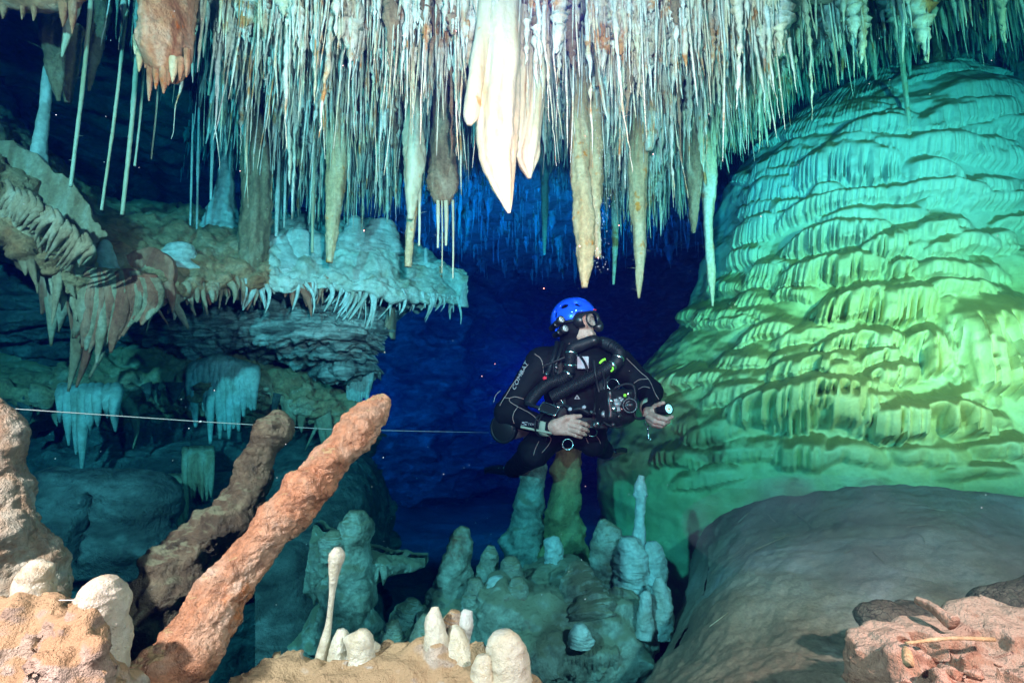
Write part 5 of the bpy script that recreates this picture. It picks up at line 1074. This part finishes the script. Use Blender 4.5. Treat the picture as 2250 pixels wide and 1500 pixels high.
# ---- head with a face, turned to the right
Hc = D(1262, 712, .0); hf = unit((.88, -.46, .07)); hu = unit((-.06, 0, 1) - hf * np.dot((-.06, 0, 1), hf)); hr = -np.cross(hu, hf)   # hr: towards the camera side of the face
HM = np.stack([hr, hf, hu], 1)
def H(x, y, z): return Hc + HM @ np.array([x, y, z])
s_ = SDF(Hc - .17, Hc + .17, .0042)
s_.ell(H(0, .012, .0), (.070, .088, .10), HM, .02); s_.ell(H(0, .045, -.062), (.050, .052, .045), HM, .02); s_.cap(H(0, .10, -.004), H(0, .118, -.030), .010, .015, .014)   # skull, jaw, nose
for sx in (-1, 1):
    s_.ell(H(sx * .032, .100, .010), (.020, .014, .012), HM, .008, True); s_.ell(H(sx * .032, .088, .010), (.013, .013, .013), HM, .003); s_.cap(H(sx * .014, .100, .030), H(sx * .052, .086, .030), .009, .007, .01); s_.ell(H(sx * .045, .07, -.02), (.02, .02, .018), HM, .015)
s_.cap(H(-.020, .094, -.060), H(.020, .094, -.060), .008, .008, .006); s_.cap(H(-.018, .094, -.071), H(.018, .094, -.071), .009, .009, .006); s_.ell(H(0, .085, -.095), (.022, .018, .016), HM, .012)
Vf, Ff = s_.mesh(); parts.append((Vf, Ff)); mats.append(np.ones(len(Ff), int))
# ---- right hand of the diver, on the harness (fingers half curled)
s_ = SDF(np.minimum(Zz(520, 1130, -.30), Zz(520, 1130, -.12)) - .01, Zz(870, 930, -.10) + .02, .0027)
s_.cap(Zz(520, 1040, -.155), Zz(590, 1032, -.19), .030, .031, .02)
for (y0, y1) in ((1010, 992), (1028, 1022), (1048, 1050), (1062, 1076)): s_.cap(Zz(595, y0, -.195), Zz(692, y1, -.215), .021, .0135, .012)
for ch, r_ in (([(695, 992, -.222), (757, 1000, -.240), (806, 1016, -.222), (828, 1030, -.20)], (.0118, .0105, .0095, .008)), ([(698, 1022, -.226), (764, 1040, -.245), (806, 1056, -.225), (822, 1066, -.20)], (.0120, .0108, .0096, .008)),
               ([(694, 1051, -.222), (752, 1073, -.240), (790, 1086, -.22), (804, 1092, -.20)], (.0115, .0102, .009, .0078)), ([(684, 1077, -.212), (732, 1097, -.226), (762, 1106, -.208), (774, 1110, -.195)], (.010, .009, .008, .007)),
               ([(612, 1000, -.205), (668, 972, -.222), (722, 962, -.222), (766, 958, -.215)], (.019, .0145, .0115, .0092))):
    s_.chain([Zz(*p) for p in ch], r_, .0045)
s_.noise(lambda P: .0022 * fbm(P, 40, 3, 310), .03); Vh, Fh = s_.mesh(); parts.append((Vh, Fh)); mats.append(np.ones(len(Fh), int))
# ---- left hand of the diver, closed round the torch
s_ = SDF(np.minimum(Qq(820, 1090, -.40), Qq(820, 1090, -.15)) - .01, Qq(1400, 600, -.15) + .02, .0027)
s_.cap(Zz(1258, 905, -.225), Qq(960, 830, -.265), .030, .029, .02); s_.cap(Qq(950, 820, -.26), Qq(1010, 800, -.29), .028, .024, .015)
for ch, r_ in (([(990, 825, -.325), (1110, 872, -.368), (1235, 905, -.378), (1318, 866, -.365)], (.0125, .0112, .0105, .0098)), ([(930, 860, -.31), (1040, 935, -.352), (1190, 972, -.366), (1262, 945, -.35)], (.0122, .0110, .0102, .0094)),
               ([(925, 900, -.295), (1020, 985, -.33), (1150, 1010, -.345), (1210, 985, -.33)], (.0115, .0104, .0096, .0088)), ([(930, 930, -.28), (1030, 1010, -.305), (1120, 1030, -.318), (1165, 1010, -.31)], (.0100, .0092, .0085, .0078)),
               ([(985, 770, -.27), (1060, 700, -.29), (1120, 662, -.315), (1182, 640, -.335)], (.018, .0145, .0118, .0098))):
    s_.chain([Qq(*p) for p in ch], r_, .0045)
s_.noise(lambda P: .0022 * fbm(P, 40, 3, 311), .03); Vh, Fh = s_.mesh(); parts.append((Vh, Fh)); mats.append(np.ones(len(Fh), int))
V, F = join_parts(parts); F = np.concatenate(F); body = ob('body', V, F, MAT['suit'], person); body.data.materials.append(MAT['skin'])
body.data.polygons.foreach_set('material_index', np.concatenate(mats).astype(np.int32))
bvh = BVHTree.FromPolygons([tuple(v) for v in Vb], [tuple(int(i) for i in f) for f in Fb])
def on_suit(x, y, off=.003, conv=Zz):
    d = unit(conv(x, y)); h = bvh.ray_cast(Vector((0, 0, 0)), Vector(d))
    if h[0] is None: return None
    return np.array(h[0]) + np.array(h[1]) * off * (1 if np.dot(np.array(h[1]), d) < 0 else -1)
# ---- suit piping and print
SE = [[(440, 515), (480, 545), (497, 590), (503, 650)], [(395, 590), (340, 660), (280, 740), (235, 815), (222, 832)], [(222, 830), (262, 830), (300, 820), (360, 835)], [(262, 832), (262, 855), (320, 895), (400, 935), (450, 975), (470, 1005)], [(320, 895), (295, 930), (285, 970), (295, 1010)], [(222, 832), (205, 860), (192, 885)],
      [(1095, 545), (1140, 590), (1200, 650), (1250, 690), (1278, 740), (1300, 800), (1325, 840)], [(1150, 722), (1190, 698), (1250, 695)], [(1185, 765), (1225, 750), (1265, 760)], [(430, 1240), (445, 1190), (470, 1140)], [(470, 1090), (530, 1100), (555, 1120), (540, 1160), (490, 1220)], [(805, 1110), (830, 1160), (870, 1185), (905, 1160)], [(880, 1100), (905, 1140), (905, 1190)]]
for sm_ in SE:
    cp = catmull([(x, y, 0) for x, y in sm_], 36); P = [on_suit(c[0], c[1]) for c in cp]; P = np.array([p for p in P if p is not None])
    if len(P) < 6: continue
    k = np.ones(5) / 5; P2 = P.copy()
    for a_ in range(3): P2[2:-2, a_] = np.convolve(P[:, a_], k, 'valid')
    Vt, Ft = tube(P2, np.full(len(P2), .0016), 6); ob('seam_piping', Vt, Ft, MAT['pipe'], person)
def text_on(txt, p0, p1, hgt, mat, name, shear=.25, conv=Zz, spc=1.08):
    cu = bpy.data.curves.new(name, 'FONT'); cu.body = txt; cu.shear = shear; cu.space_character = spc; cu.resolution_u = 2
    to = bpy.data.objects.new('tmp_text', cu); C.objects.link(to); bpy.context.view_layer.update()
    me = bpy.data.meshes.new_from_object(to.evaluated_get(bpy.context.evaluated_depsgraph_get())); bpy.data.objects.remove(to)
    co = np.array([v.co[:] for v in me.vertices]); x0, x1 = co[:, 0].min(), co[:, 0].max(); y0, y1 = co[:, 1].min(), co[:, 1].max()
    d = np.array(p1, float) - p0; L = np.linalg.norm(d); e = d / L; up = np.array([e[1], -e[0]])
    V = []
    for c in co:
        q = np.array(p0) + e * (c[0] - x0) / (x1 - x0) * L + up * (c[1] - y0) / (y1 - y0) * hgt
        s = on_suit(q[0], q[1], .0025, conv); V.append(s if s is not None else (V[-1] if V else conv(*q)))
    F = [list(p.vertices) for p in me.polygons]
    m2 = bpy.data.meshes.new(name); m2.from_pydata([tuple(v - np.array(person['_o'])) for v in V], [], F); m2.materials.append(mat)
    o = bpy.data.objects.new(name, m2); C.objects.link(o); o.parent = person; bpy.data.meshes.remove(me); return o
text_on('COMBAT', (300, 772), (398, 572), 26, MAT['print'], 'sleeve_lettering')
text_on('S', (342, 1022), (390, 1026), 26, MAT['print'], 'forearm_lettering', .1); text_on('TEK', (392, 1022), (440, 1024), 14, MAT['print'], 'forearm_lettering', .2)
Vt = np.array([on_suit(*p, .004) for p in [(722, 835), (764, 835), (743, 806), (733, 829), (753, 829), (743, 815)]]); ob('chest_emblem', Vt, np.array([[0, 1, 4, 3], [1, 2, 5, 4], [2, 0, 3, 5]]), MAT['print'], person, smooth=False)
# cuffs
for (a, b_, R_0) in ((Zz(500, 1035, -.145), Zz(545, 1040, -.168), .044), (Zz(1250, 885, -.19), Zz(1262, 912, -.232), .042)):
    Vt, Ft = lathe(a, b_, [(0, R_0 * .97), (0, R_0), (.5, R_0 * .98), (1, R_0 * .9), (1, R_0 * .8)], 32); ob('cuff', Vt, Ft, MAT['khaki'], person)
Vt, Ft = wire([Zz(340, 1035, -.14), Zz(420, 1052, -.16), Zz(510, 1070, -.19), Zz(570, 1080, -.19)], .006, 8, 40); ob('wrist_bungee', Vt, Ft, MAT['khaki'], person)
for k in (0, 1):
    Vt, Ft = ringm(Zz(490 + 22 * k, 1020, -.14), hf * 0 + unit(Zz(545, 1040, -.168) - Zz(500, 1035, -.145)), .052, .005); ob('wrist_strap', Vt, Ft, MAT['rubber'], person)
# ---- knees, fins
for (x, y, dd) in ((430, 1265, -.02), (850, 1190, .0)):
    s_ = SDF(Zz(x, y, dd) - .10, Zz(x, y, dd) + .10, .006); s_.ell(Zz(x, y - 20, dd), (.062, .045, .055), k=0); s_.noise(lambda P: .004 * ridged(P, 18, 3, 330)); Vt, Ft = s_.mesh(); ob('knee_pad', Vt, Ft, MAT['suit'], person)
def fin(p0, p1, w0, w1, up):
    p0, p1, up = np.array(p0), np.array(p1), unit(up); ax = p1 - p0; sd = unit(np.cross(ax, up)); rows = []
    for t in np.linspace(0, 1, 14):
        w_ = (w0 + (w1 - w0) * t) * (1 - .25 * max(0, t - .85) / .15); c = p0 + ax * t + up * .03 * math.sin(t * 2)
        prof = [(-1, 0, .012), (-.92, 0, .015), (-.85, 0, .004), (0, 0, .004), (.85, 0, .004), (.92, 0, .015), (1, 0, .012)]
        top = [c + sd * w_ * q[0] + up * q[2] for q in prof]; bot = [c + sd * w_ * q[0] - up * q[2] for q in prof[::-1]]; rows.append(top + bot)
    G_ = np.array(rows); n, m = G_.shape[:2]; Fq = grid_faces(n, m, True); Vq = G_.reshape(-1, 3)
    cap_ = [np.array([[j, j + 1, m - 2 - j, m - 1 - j] for j in range(6)]) + k for k in (0, (n - 1) * m)]
    return Vq, [Fq] + cap_
Vt, Ft = fin(D(1126, 1030, .45), D(1092, 1050, .78), .06, .11, (.1, .25, 1)); ob('swim_fin', Vt, Ft, MAT['blackp'], person)
Vt, Ft = fin(D(1332, 990, .5), D(1350, 1000, .85), .06, .10, (.1, .2, 1)); ob('swim_fin', Vt, Ft, MAT['blackp'], person)
# ---- helmet
s_ = SDF(Hc - .2, Hc + .2, .0042)
s_.ell(H(0, -.002, .028), (.098, .122, .112), HM, 0)
s_.cap(H(.085, -.045, -.03), H(.078, -.050, -.085), .030, .022, .03); s_.cap(H(-.085, -.045, -.03), H(-.078, -.050, -.085), .030, .022, .03)
s_.ell(H(0, .0, .015), (.088, .112, .104), HM, .004, True)
s_.box(H(0, .145, -.062), (.14, .085, .085), HM, .02, .006, True); s_.box(H(0, .0, -.17), (.2, .2, .085), HM, .01, .004, True); s_.box(H(0, .06, -.13), (.2, .09, .09), HM, .03, .01, True)
for p, d_ in (((.066, .050, .105), (.012, .026, .04)), ((.090, -.020, .085), (.04, .026, .012)), ((.020, .060, .132), (.012, .028, .04)), ((.098, -.068, .055), (.04, .010, .028)), ((-.06, .03, .125), (.012, .022, .03))): s_.ell(H(*p), d_, HM, .004, True)
Vt, Ft = s_.mesh(); helm = ob('helmet', Vt, Ft, MAT['helmet'], person)
Vt, Ft = wire([H(.093, .062, -.020), H(.090, .078, .020), H(.062, .104, .036), H(.0, .118, .040), H(-.06, .104, .036), H(-.090, .078, .020)], .0045, 8, 50); ob('helmet_rim', Vt, Ft, MAT['blackp'], helm)
for p in ((.098, .03, .045), (.094, .05, .05)): Vt, Ft = solid(H(*p), H(p[0] + .006, *p[1:]), .004, 10); ob('rivet', Vt, Ft, MAT['chrome'], helm)
def headlight(cx, cy, bx, by):
    a = Zz(bx, by, -.05); b_ = Zz(cx, cy, -.135); L = np.linalg.norm(b_ - a)
    o = thing_part('headlight', person)
    for nm, pr_, mt in (('lamp_body', [(0, 1e-5), (0, .013), (.06, .0155), (.5, .0155), (.5, .017), (.56, .017), (.56, .0155), (.74, .0158), (.80, .0205), (1, .0205), (1, .0165), (.96, .0160), (.96, 1e-5)], MAT['blackp']),):
        Vt, Ft = lathe(a, b_, pr_, 28); ob(nm, Vt, Ft, mt, o)
    ax = unit(b_ - a); Vt, Ft = lathe(b_ - ax * .001, b_ + ax * .0005, [(0, 1e-5), (0, .015), (1, .015), (1, 1e-5)], 28); ob('lens', Vt, Ft, MAT['reflector'], o)
    Vt, Ft = ringm(b_ + ax * .001, ax, .0115, .0012, 30); ob('lens_ring', Vt, Ft, MAT['blackp'], o)
    for q in range(4):
        u = unit(np.cross(ax, [.1, .2, .97])); v = np.cross(ax, u); an = q * 1.57 + .5; c = b_ + ax * .0012 + (u * math.cos(an) + v * math.sin(an)) * .0058
        Vt, Ft = solid(c, c + ax * .0008, .0032, 10); ob('led', Vt, Ft, MAT['blackp'] if q % 2 else MAT['grey'], o)
def thing_part(name, parent):
    o = bpy.data.objects.new(name, None); C.objects.link(o); o.parent = parent; o['_o'] = tuple(parent['_o']); o.empty_display_size = .02; return o
headlight(634, 264, 556, 336); headlight(661, 330, 580, 384)
# ---- mask
s_ = SDF(Hc - .2, Hc + .2, .0038)
s_.ell(H(0, .090, .008), (.086, .046, .050), HM, .01); s_.ell(H(0, .128, -.030), (.020, .024, .030), HM, .02); s_.cap(H(-.075, .06, .0), H(.075, .06, .0), .040, .040, .02)
s_.ell(H(0, .02, .0), (.074, .098, .10), HM, .002, True)
for sx in (-1, 1): s_.ell(H(sx * .042, .125, .006), (.036, .08, .036), HM, .008, True); s_.ell(H(sx * .050, .120, -.008), (.030, .08, .034), HM, .008, True); s_.ell(H(sx * .074, .098, .003), (.034, .034, .033), HM, .006, True)
Vt, Ft = s_.mesh(); mask = ob('dive_mask', Vt, Ft, MAT['blackp'], person)
for sx in (-1, 1):
    c = H(sx * .050, .118, .002); ax = unit(HM @ np.array([sx * .55, 1, 0])); u = unit(np.cross(ax, hu)); 
    a_ = np.linspace(0, 2 * np.pi, 28, endpoint=False); rg_ = [c] + [c + u * .038 * math.cos(t) + hu * .037 * math.sin(t) - ax * .006 for t in a_]; 
    Ft = np.array([[0, 1 + k, 1 + (k + 1) % 28] for k in range(28)]); ob('lens', np.array(rg_), Ft, gm, mask)
    Vt, Ft = tube(np.array(rg_[1:] + rg_[1:2]), np.full(29, .0045), 8); ob('lens_frame', Vt, Ft, MAT['blackp'], mask)
Vt, Ft = wire([H(.092, .075, .004), H(.100, .0, .0), H(.090, -.06, -.005), H(.03, -.118, -.01)], .008, 8, 30); ob('strap', Vt, Ft, MAT['rubber'], mask)
Vt, Ft = solid(H(.018, .128, .050), H(.040, .122, .050), .0035, 8); ob('red_tab', Vt, Ft, MAT['redp'], mask)
# ---- mouthpiece and hoses
mp_ = H(.0, .112, -.106)
s_ = SDF(mp_ - .09, mp_ + .09, .0045); s_.cap(mp_ + hr * .055, mp_ - hr * .055, .028, .028, .01); s_.ell(mp_ - hf * .025, (.026, .03, .022), HM, .015); s_.cap(mp_, mp_ + hf * .03, .020, .018, .01); Vt, Ft = s_.mesh(); ob('mouthpiece', Vt, Ft, MAT['blackp'], person)
def hose(pts, R0, name='breathing_hose', pitch=.0085, clamps=()):
    P0 = catmull(pts, 400); L = np.linalg.norm(np.diff(P0, axis=0), axis=1).sum(); n = int(L / pitch * 7); P = catmull(pts, n)
    s = np.concatenate([[0], np.cumsum(np.linalg.norm(np.diff(P, axis=0), axis=1))]); r = R0 * (1 + .075 * np.sin(s / pitch * 2 * np.pi))
    Vt, Ft = tube(P, r, 24); o = ob(name, Vt, Ft, MAT['rubber'], person)
    for t in clamps:
        k = int(t * (n - 1)); d = unit(P[min(k + 1, n - 1)] - P[k - 1]); Vt, Ft = lathe(P[k] - d * .006, P[k] + d * .006, [(0, R0 * .9), (0, R0 * 1.1), (1, R0 * 1.1), (1, R0 * .9)], 32); ob('hose_clamp', Vt, Ft, MAT['chrome'], o)
    return o
hose([mp_ + hr * .05 - hf * .01, Zz(770, 450, -.14), Zz(712, 480, -.17), Zz(695, 560, -.19), Zz(690, 650, -.19)], .027, clamps=(.62, .86))
hose([Zz(690, 645, -.19), Zz(640, 690, -.185), Zz(540, 725, -.16), Zz(450, 800, -.13), Zz(400, 865, -.10)], .028, clamps=(.06,))
hose([mp_ - hr * .05 + hf * .01, Zz(985, 455, -.10), Zz(1040, 500, -.11), Zz(1025, 570, -.15), Zz(950, 625, -.19), Zz(830, 690, -.20), Zz(690, 755, -.19), Zz(560, 825, -.16)], .029, clamps=(.40, .52))
Vt, Ft = wire([Zz(905, 580, -.225), Zz(925, 560, -.232), Zz(945, 550, -.228)], .006, 8, 12); ob('lime_clip', Vt, Ft, MAT['lime'], person)
Vt, Ft = wire([Zz(985, 640, -.21), Zz(1000, 622, -.215), Zz(998, 608, -.21)], .005, 8, 12); ob('lime_clip', Vt, Ft, MAT['lime'], person)
# ---- harness, straps, hoses and instruments
for pts, r_ in (([(600, 430, -.05), (580, 520, -.13), (545, 620, -.15), (520, 690, -.17)], .011), ([(640, 430, -.06), (615, 520, -.14), (590, 600, -.15), (592, 650, -.16)], .008), ([(500, 600, -.15), (600, 560, -.17), (690, 520, -.18)], .006), ([(865, 560, -.22), (875, 660, -.24), (890, 740, -.22), (915, 830, -.22)], .007), ([(925, 640, -.24), (940, 720, -.22), (930, 800, -.22)], .006),
        ([(760, 520, -.19), (800, 580, -.17), (820, 640, -.16)], .006), ([(560, 900, -.14), (640, 880, -.15), (700, 900, -.17), (840, 935, -.19), (930, 945, -.20)], .008), ([(690, 930, -.17), (760, 905, -.19), (830, 940, -.19)], .012), ([(520, 1060, -.15), (515, 1130, -.05)], .006)):
    Vt, Ft = wire([Zz(*p) for p in pts], r_, 10, 50); ob('harness_hose', Vt, Ft, MAT['rubber'], person)
for a, b_, w_ in (((600, 560, -.08), (640, 1000, -.14), .024), ((960, 580, -.06), (880, 1000, -.14), .024), ((560, 1000, -.10), (960, 1010, -.13), .026)):
    pa, pb = Zz(*a), Zz(*b_); c = (pa + pb) / 2; X = pb - pa; Yv = np.array([0, -1., 0]); Zv = np.cross(X, Yv); Vt, Ft = boxm(c, (np.linalg.norm(X) / 2, .004, w_), X, np.cross(Zv, X), Zv, .002); ob('harness_strap', Vt, Ft, MAT['web'], person)
Vt, Ft = boxm(Zz(785, 575, -.14), (.028, .006, .03), (1, 0, 0), (0, 1, .1), (0, -.1, 1)); ob('white_tag', Vt, Ft, MAT['print'], person)
for (x, y, dd, nx, R0) in ((1003, 735, -.20, (.2, -1, .3), .030), (676, 1160, -.20, (.1, -1, .1), .024), (610, 870, -.17, (.3, -1, .4), .024), (850, 1070, -.16, (.1, -.8, .5), .024)):
    Vt, Ft = ringm(Zz(x, y, dd), nx, R0, .0022); ob('d_ring', Vt, Ft, MAT['chrome'], person)
for (x, y, dd, mt) in ((505, 690, -.18, 'redp'), (520, 660, -.175, 'chrome'), (915, 832, -.225, 'amberp'), (955, 832, -.235, 'redp'), (686, 912, -.2, 'print'), (786, 898, -.215, 'print'), (838, 930, -.21, 'chrome'), (590, 610, -.165, 'chrome')):
    p = Zz(x, y, dd); Vt, Ft = solid(p, p + np.array([.006, -.012, .004]), .008, 14); ob('fitting', Vt, Ft, MAT[mt], person)
# handset with steel rails on the forearm
hs = thing_part('wrist_display', person); a, b_ = Zz(480, 890, -.165), Zz(600, 930, -.21); X = b_ - a; nY = unit((.15, -1, .35)); Zv = np.cross(X, nY)
Vt, Ft = boxm((a + b_) / 2, (np.linalg.norm(X) / 2, .009, .020), X, np.cross(Zv, X), Zv, .004); ob('display_body', Vt, Ft, MAT['blackp'], hs)
for sg in (-1, 1):
    off = unit(Zv) * .024 * sg + nY * .008; Vt, Ft = tube(np.stack([a + off + X * t for t in np.linspace(0, 1, 8)]), np.full(8, .0036), 10); ob('rail', Vt, Ft, MAT['chrome'], hs)
    e_ = a if sg < 0 else b_; Vt, Ft = tube(np.stack([e_ + unit(Zv) * .024 * q + nY * .008 for q in np.linspace(-1, 1, 6)]), np.full(6, .003), 10); ob('rail', Vt, Ft, MAT['chrome'], hs)
Vt, Ft = solid(Zz(375, 868, -.12), Zz(478, 900, -.17), .009, 14); ob('cable_gland', Vt, Ft, MAT['rubber'], hs)
# rebreather can and its boot behind the elbow
rb = thing('rebreather_can', 'black rubber-booted breathing unit showing behind the diver\'s near elbow', 'breathing unit', Zz(220, 1020, .1))
a, b_ = Zz(205, 1050, -.02), Zz(400, 1010, .22); Vt, Ft = lathe(a, b_, [(0, 1e-5), (0, .055), (.02, .066), (.06, .070), (.14, .070), (.15, .062), (1, .062), (1, 1e-5)], 40); ob('can', Vt, Ft, MAT['blackp'], rb)
for t in np.linspace(.22, .9, 16):
    c = a + (b_ - a) * t; Vt, Ft = ringm(c, b_ - a, .0625, .0022, 40); ob('rib', Vt, Ft, MAT['grey'], rb)
Vt, Ft = ringm(a + (b_ - a) * .03, b_ - a, .066, .009, 48); ob('boot_rim', Vt, Ft, MAT['rubber'], rb)
rb2 = thing('backplate_unit', 'dark rounded rebreather housing on the diver\'s back above the shoulders', 'breathing unit', D(1260, 800, .22))
s_ = SDF(D(1180, 960, .3) - .12, D(1350, 770, .3) + .12, .009); s_.box(D(1265, 860, .26), (.13, .06, .19), None, .04, 0); s_.cap(D(1205, 800, .2), D(1325, 800, .2), .05, .05, .03); Vt, Ft = s_.mesh(); ob('housing', Vt, Ft, MAT['blackp'], rb2)
Vt, Ft = wire([Zz(145, 860, .05), Zz(160, 810, .05), Zz(195, 775, .05)], .002, 6, 20); o = ob('bungee_loop', Vt, Ft, MAT['grey'], rb2)
# ---- camera hanging at the diver's chest
cmx = thing('camera_housing', 'black underwater camera housing with grey fittings held at the diver\'s waist', 'camera', Zz(1030, 900, -.25))
s_ = SDF(Zz(1030, 900, -.25) - np.array([.14, .12, .15]), Zz(1030, 900, -.25) + np.array([.14, .14, .15]), .0048)
s_.box(Zz(1015, 880, -.22), (.055, .05, .052), Matrix.Rotation(R_(20), 3, 'Z'), .02, 0); s_.ell(Zz(1020, 960, -.22), (.078, .075, .055), k=.02); s_.cap(Zz(1080, 880, -.22), Zz(1118, 882, -.31), .036, .034, .01); s_.cap(Zz(940, 930, -.22), Zz(930, 870, -.22), .022, .018, .01); s_.cap(Zz(1080, 780, -.22), Zz(1020, 790, -.22), .014, .012, .01)
s_.noise(lambda P: .003 * ridged(P, 30, 2, 340)); Vt, Ft = s_.mesh(); ob('housing', Vt, Ft, MAT['blackp'], cmx)
a, b_ = Zz(1112, 882, -.30), Zz(1122, 882, -.335); Vt, Ft = lathe(a, b_, [(0, .03), (0, .036), (.6, .036), (1, .034), (1, .026), (.5, .024), (.5, 1e-5)], 32); ob('lens_port', Vt, Ft, MAT['blackp'], cmx)
for R0 in (.030, .018): Vt, Ft = ringm(b_, b_ - a, R0, .0014, 40); ob('port_ring', Vt, Ft, MAT['grey'], cmx)
Vt, Ft = lathe(a + (b_ - a) * .55, a + (b_ - a) * .62, [(0, 1e-5), (0, .017), (1, .012), (1, 1e-5)], 24); ob('lens', Vt, Ft, MAT['reflector'], cmx)
for q, (x, y, dd, r_, mt) in enumerate([(1030, 870, -.30, .018, 'grey'), (1005, 905, -.30, .014, 'chrome'), (1050, 830, -.28, .011, 'grey'), (985, 850, -.29, .010, 'chrome'), (935, 945, -.26, .016, 'grey'), (1085, 815, -.27, .008, 'lime'), (1105, 800, -.26, .010, 'chrome'), (1040, 960, -.31, .012, 'blackp'), (960, 800, -.26, .008, 'chrome'), (880, 1020, -.24, .020, 'blackp'), (885, 1015, -.27, .009, 'chrome'), (1000, 1020, -.27, .012, 'blackp'), (1045, 800, -.26, .007, 'print'), (1110, 830, -.27, .006, 'print')]):
    p = Zz(x, y, dd); d_ = unit((.2 * math.sin(q * 2.1), -1, .3 * math.cos(q * 1.3))); Vt, Ft = lathe(p, p + d_ * .016, [(0, 1e-5), (0, r_), (.7, r_), (1, r_ * .8), (1, 1e-5)], 18); ob('control_knob', Vt, Ft, MAT[mt], cmx)
Vt, Ft = boxm(Zz(1030, 880, -.31), (.010, .004, .030), (1, 0, .25), (0, 1, 0), (-.25, 0, 1)); ob('bracket', Vt, Ft, MAT['grey'], cmx)
Vt, Ft = boxm(Zz(1055, 850, -.305), (.018, .004, .008), (1, 0, .6), (0, 1, 0), (-.6, 0, 1)); ob('bracket', Vt, Ft, MAT['grey'], cmx)
Vt, Ft = wire([Zz(930, 1000, -.26), Zz(1000, 1035, -.28), Zz(1060, 1030, -.26), Zz(1110, 990, -.24)], .004, 8, 40); ob('lanyard', Vt, Ft, MAT['web'], cmx)
# ---- torch in the other hand, lit
ta, tb = Qq(985, 800, -.265), Qq(1278, 732, -.375); ax = unit(tb - ta); LT = np.linalg.norm(tb - ta)
tor = thing('dive_torch', 'black hand torch with its lamp lit, held out by the diver toward the dome', 'torch', ta)
Vt, Ft = lathe(ta, tb, [(0, 1e-5), (0, .017), (.03, .019), (.45, .019), (.47, .0215), (.5, .0215), (.52, .019), (.62, .0195), (.70, .0235), (.985, .0240), (1, .0230), (1, .0195), (.96, .0190)], 36); ob('torch_body', Vt, Ft, MAT['blackp'], tor)
Vt, Ft = lathe(tb - ax * .008, tb - ax * .003, [(0, 1e-5), (0, .0193), (1, .0193), (1, 1e-5)], 32); ob('lamp_glass', Vt, Ft, MAT['lampglass'], tor)
Vt, Ft = ringm(tb - ax * .002, ax, .0130, .0009, 36); ob('reflector_ring', Vt, Ft, MAT['grey'], tor); Vt, Ft = solid(tb - ax * .003, tb - ax * .001, .0055, 14); ob('led', Vt, Ft, MAT['amberp'], tor)
spot('torch_beam', tuple(tb + ax * .004), tuple(tb + ax), 6, (1, .9, .75), .015, 50, .7)
Vt, Ft = wire([Zz(975, 800, -.26), Zz(1030, 750, -.28), Zz(1100, 728, -.28), Zz(1150, 750, -.28), Zz(1160, 850, -.28), Zz(1150, 935, -.28), Zz(1175, 975, -.28), Zz(1245, 965, -.27)], .0065, 10, 90); o = ob('torch_cord', Vt, Ft, MAT['rubber'], tor)
bs = thing_part('bolt_snap', tor); p = Zz(1250, 1012, -.28)
Vt, Ft = ringm(p, (.2, -1, 0), .0115, .0025, 30); ob('eye', Vt, Ft, MAT['chrome'], bs)
Vt, Ft = lathe(p + np.array([0, 0, -.012]), p + np.array([.001, 0, -.075]), [(0, 1e-5), (0, .0045), (.25, .006), (.3, .004), (.75, .004), (.78, .0055), (1, .003), (1, 1e-5)], 14); ob('snap_body', Vt, Ft, MAT['chrome'], bs)
Vt, Ft = ringm(p + np.array([.004, 0, -.066]), (.2, -1, 0), .007, .002, 20, (2.2, 6.0)); ob('hook', Vt, Ft, MAT['chrome'], bs)
# ================================================================== the water itself
hz = bpy.data.materials.new('clear_blue_water'); hz.use_nodes = True; nt = hz.node_tree
nt.nodes.remove(nt.nodes['Principled BSDF'])
pv = nt.nodes.new('ShaderNodeVolumePrincipled'); nt.links.new(pv.outputs[0], nt.nodes['Material Output'].inputs['Volume'])
pv.inputs['Density'].default_value = 0.80
pv.inputs['Color'].default_value = (0.0002, 0.0025, 0.022, 1)
pv.inputs['Absorption Color'].default_value = (0.0, 0.712, 0.884, 1)
pv.inputs['Anisotropy'].default_value = 0.3
lo = np.array([-9.5, -4.0, -3.2]); hi = np.array([10.5, 17.5, 6.6])
c8 = np.array([[x, y, z] for x in (0, 1) for y in (0, 1) for z in (0, 1)]) * (hi - lo) + lo
hb = ob('haze', c8, np.array([[0, 1, 3, 2], [4, 6, 7, 5], [0, 4, 5, 1], [2, 3, 7, 6], [0, 2, 6, 4], [1, 5, 7, 3]]), hz, smooth=False)
hb['kind'] = 'stuff'
for o in bpy.data.objects:
    if '_o' in o: del o['_o']
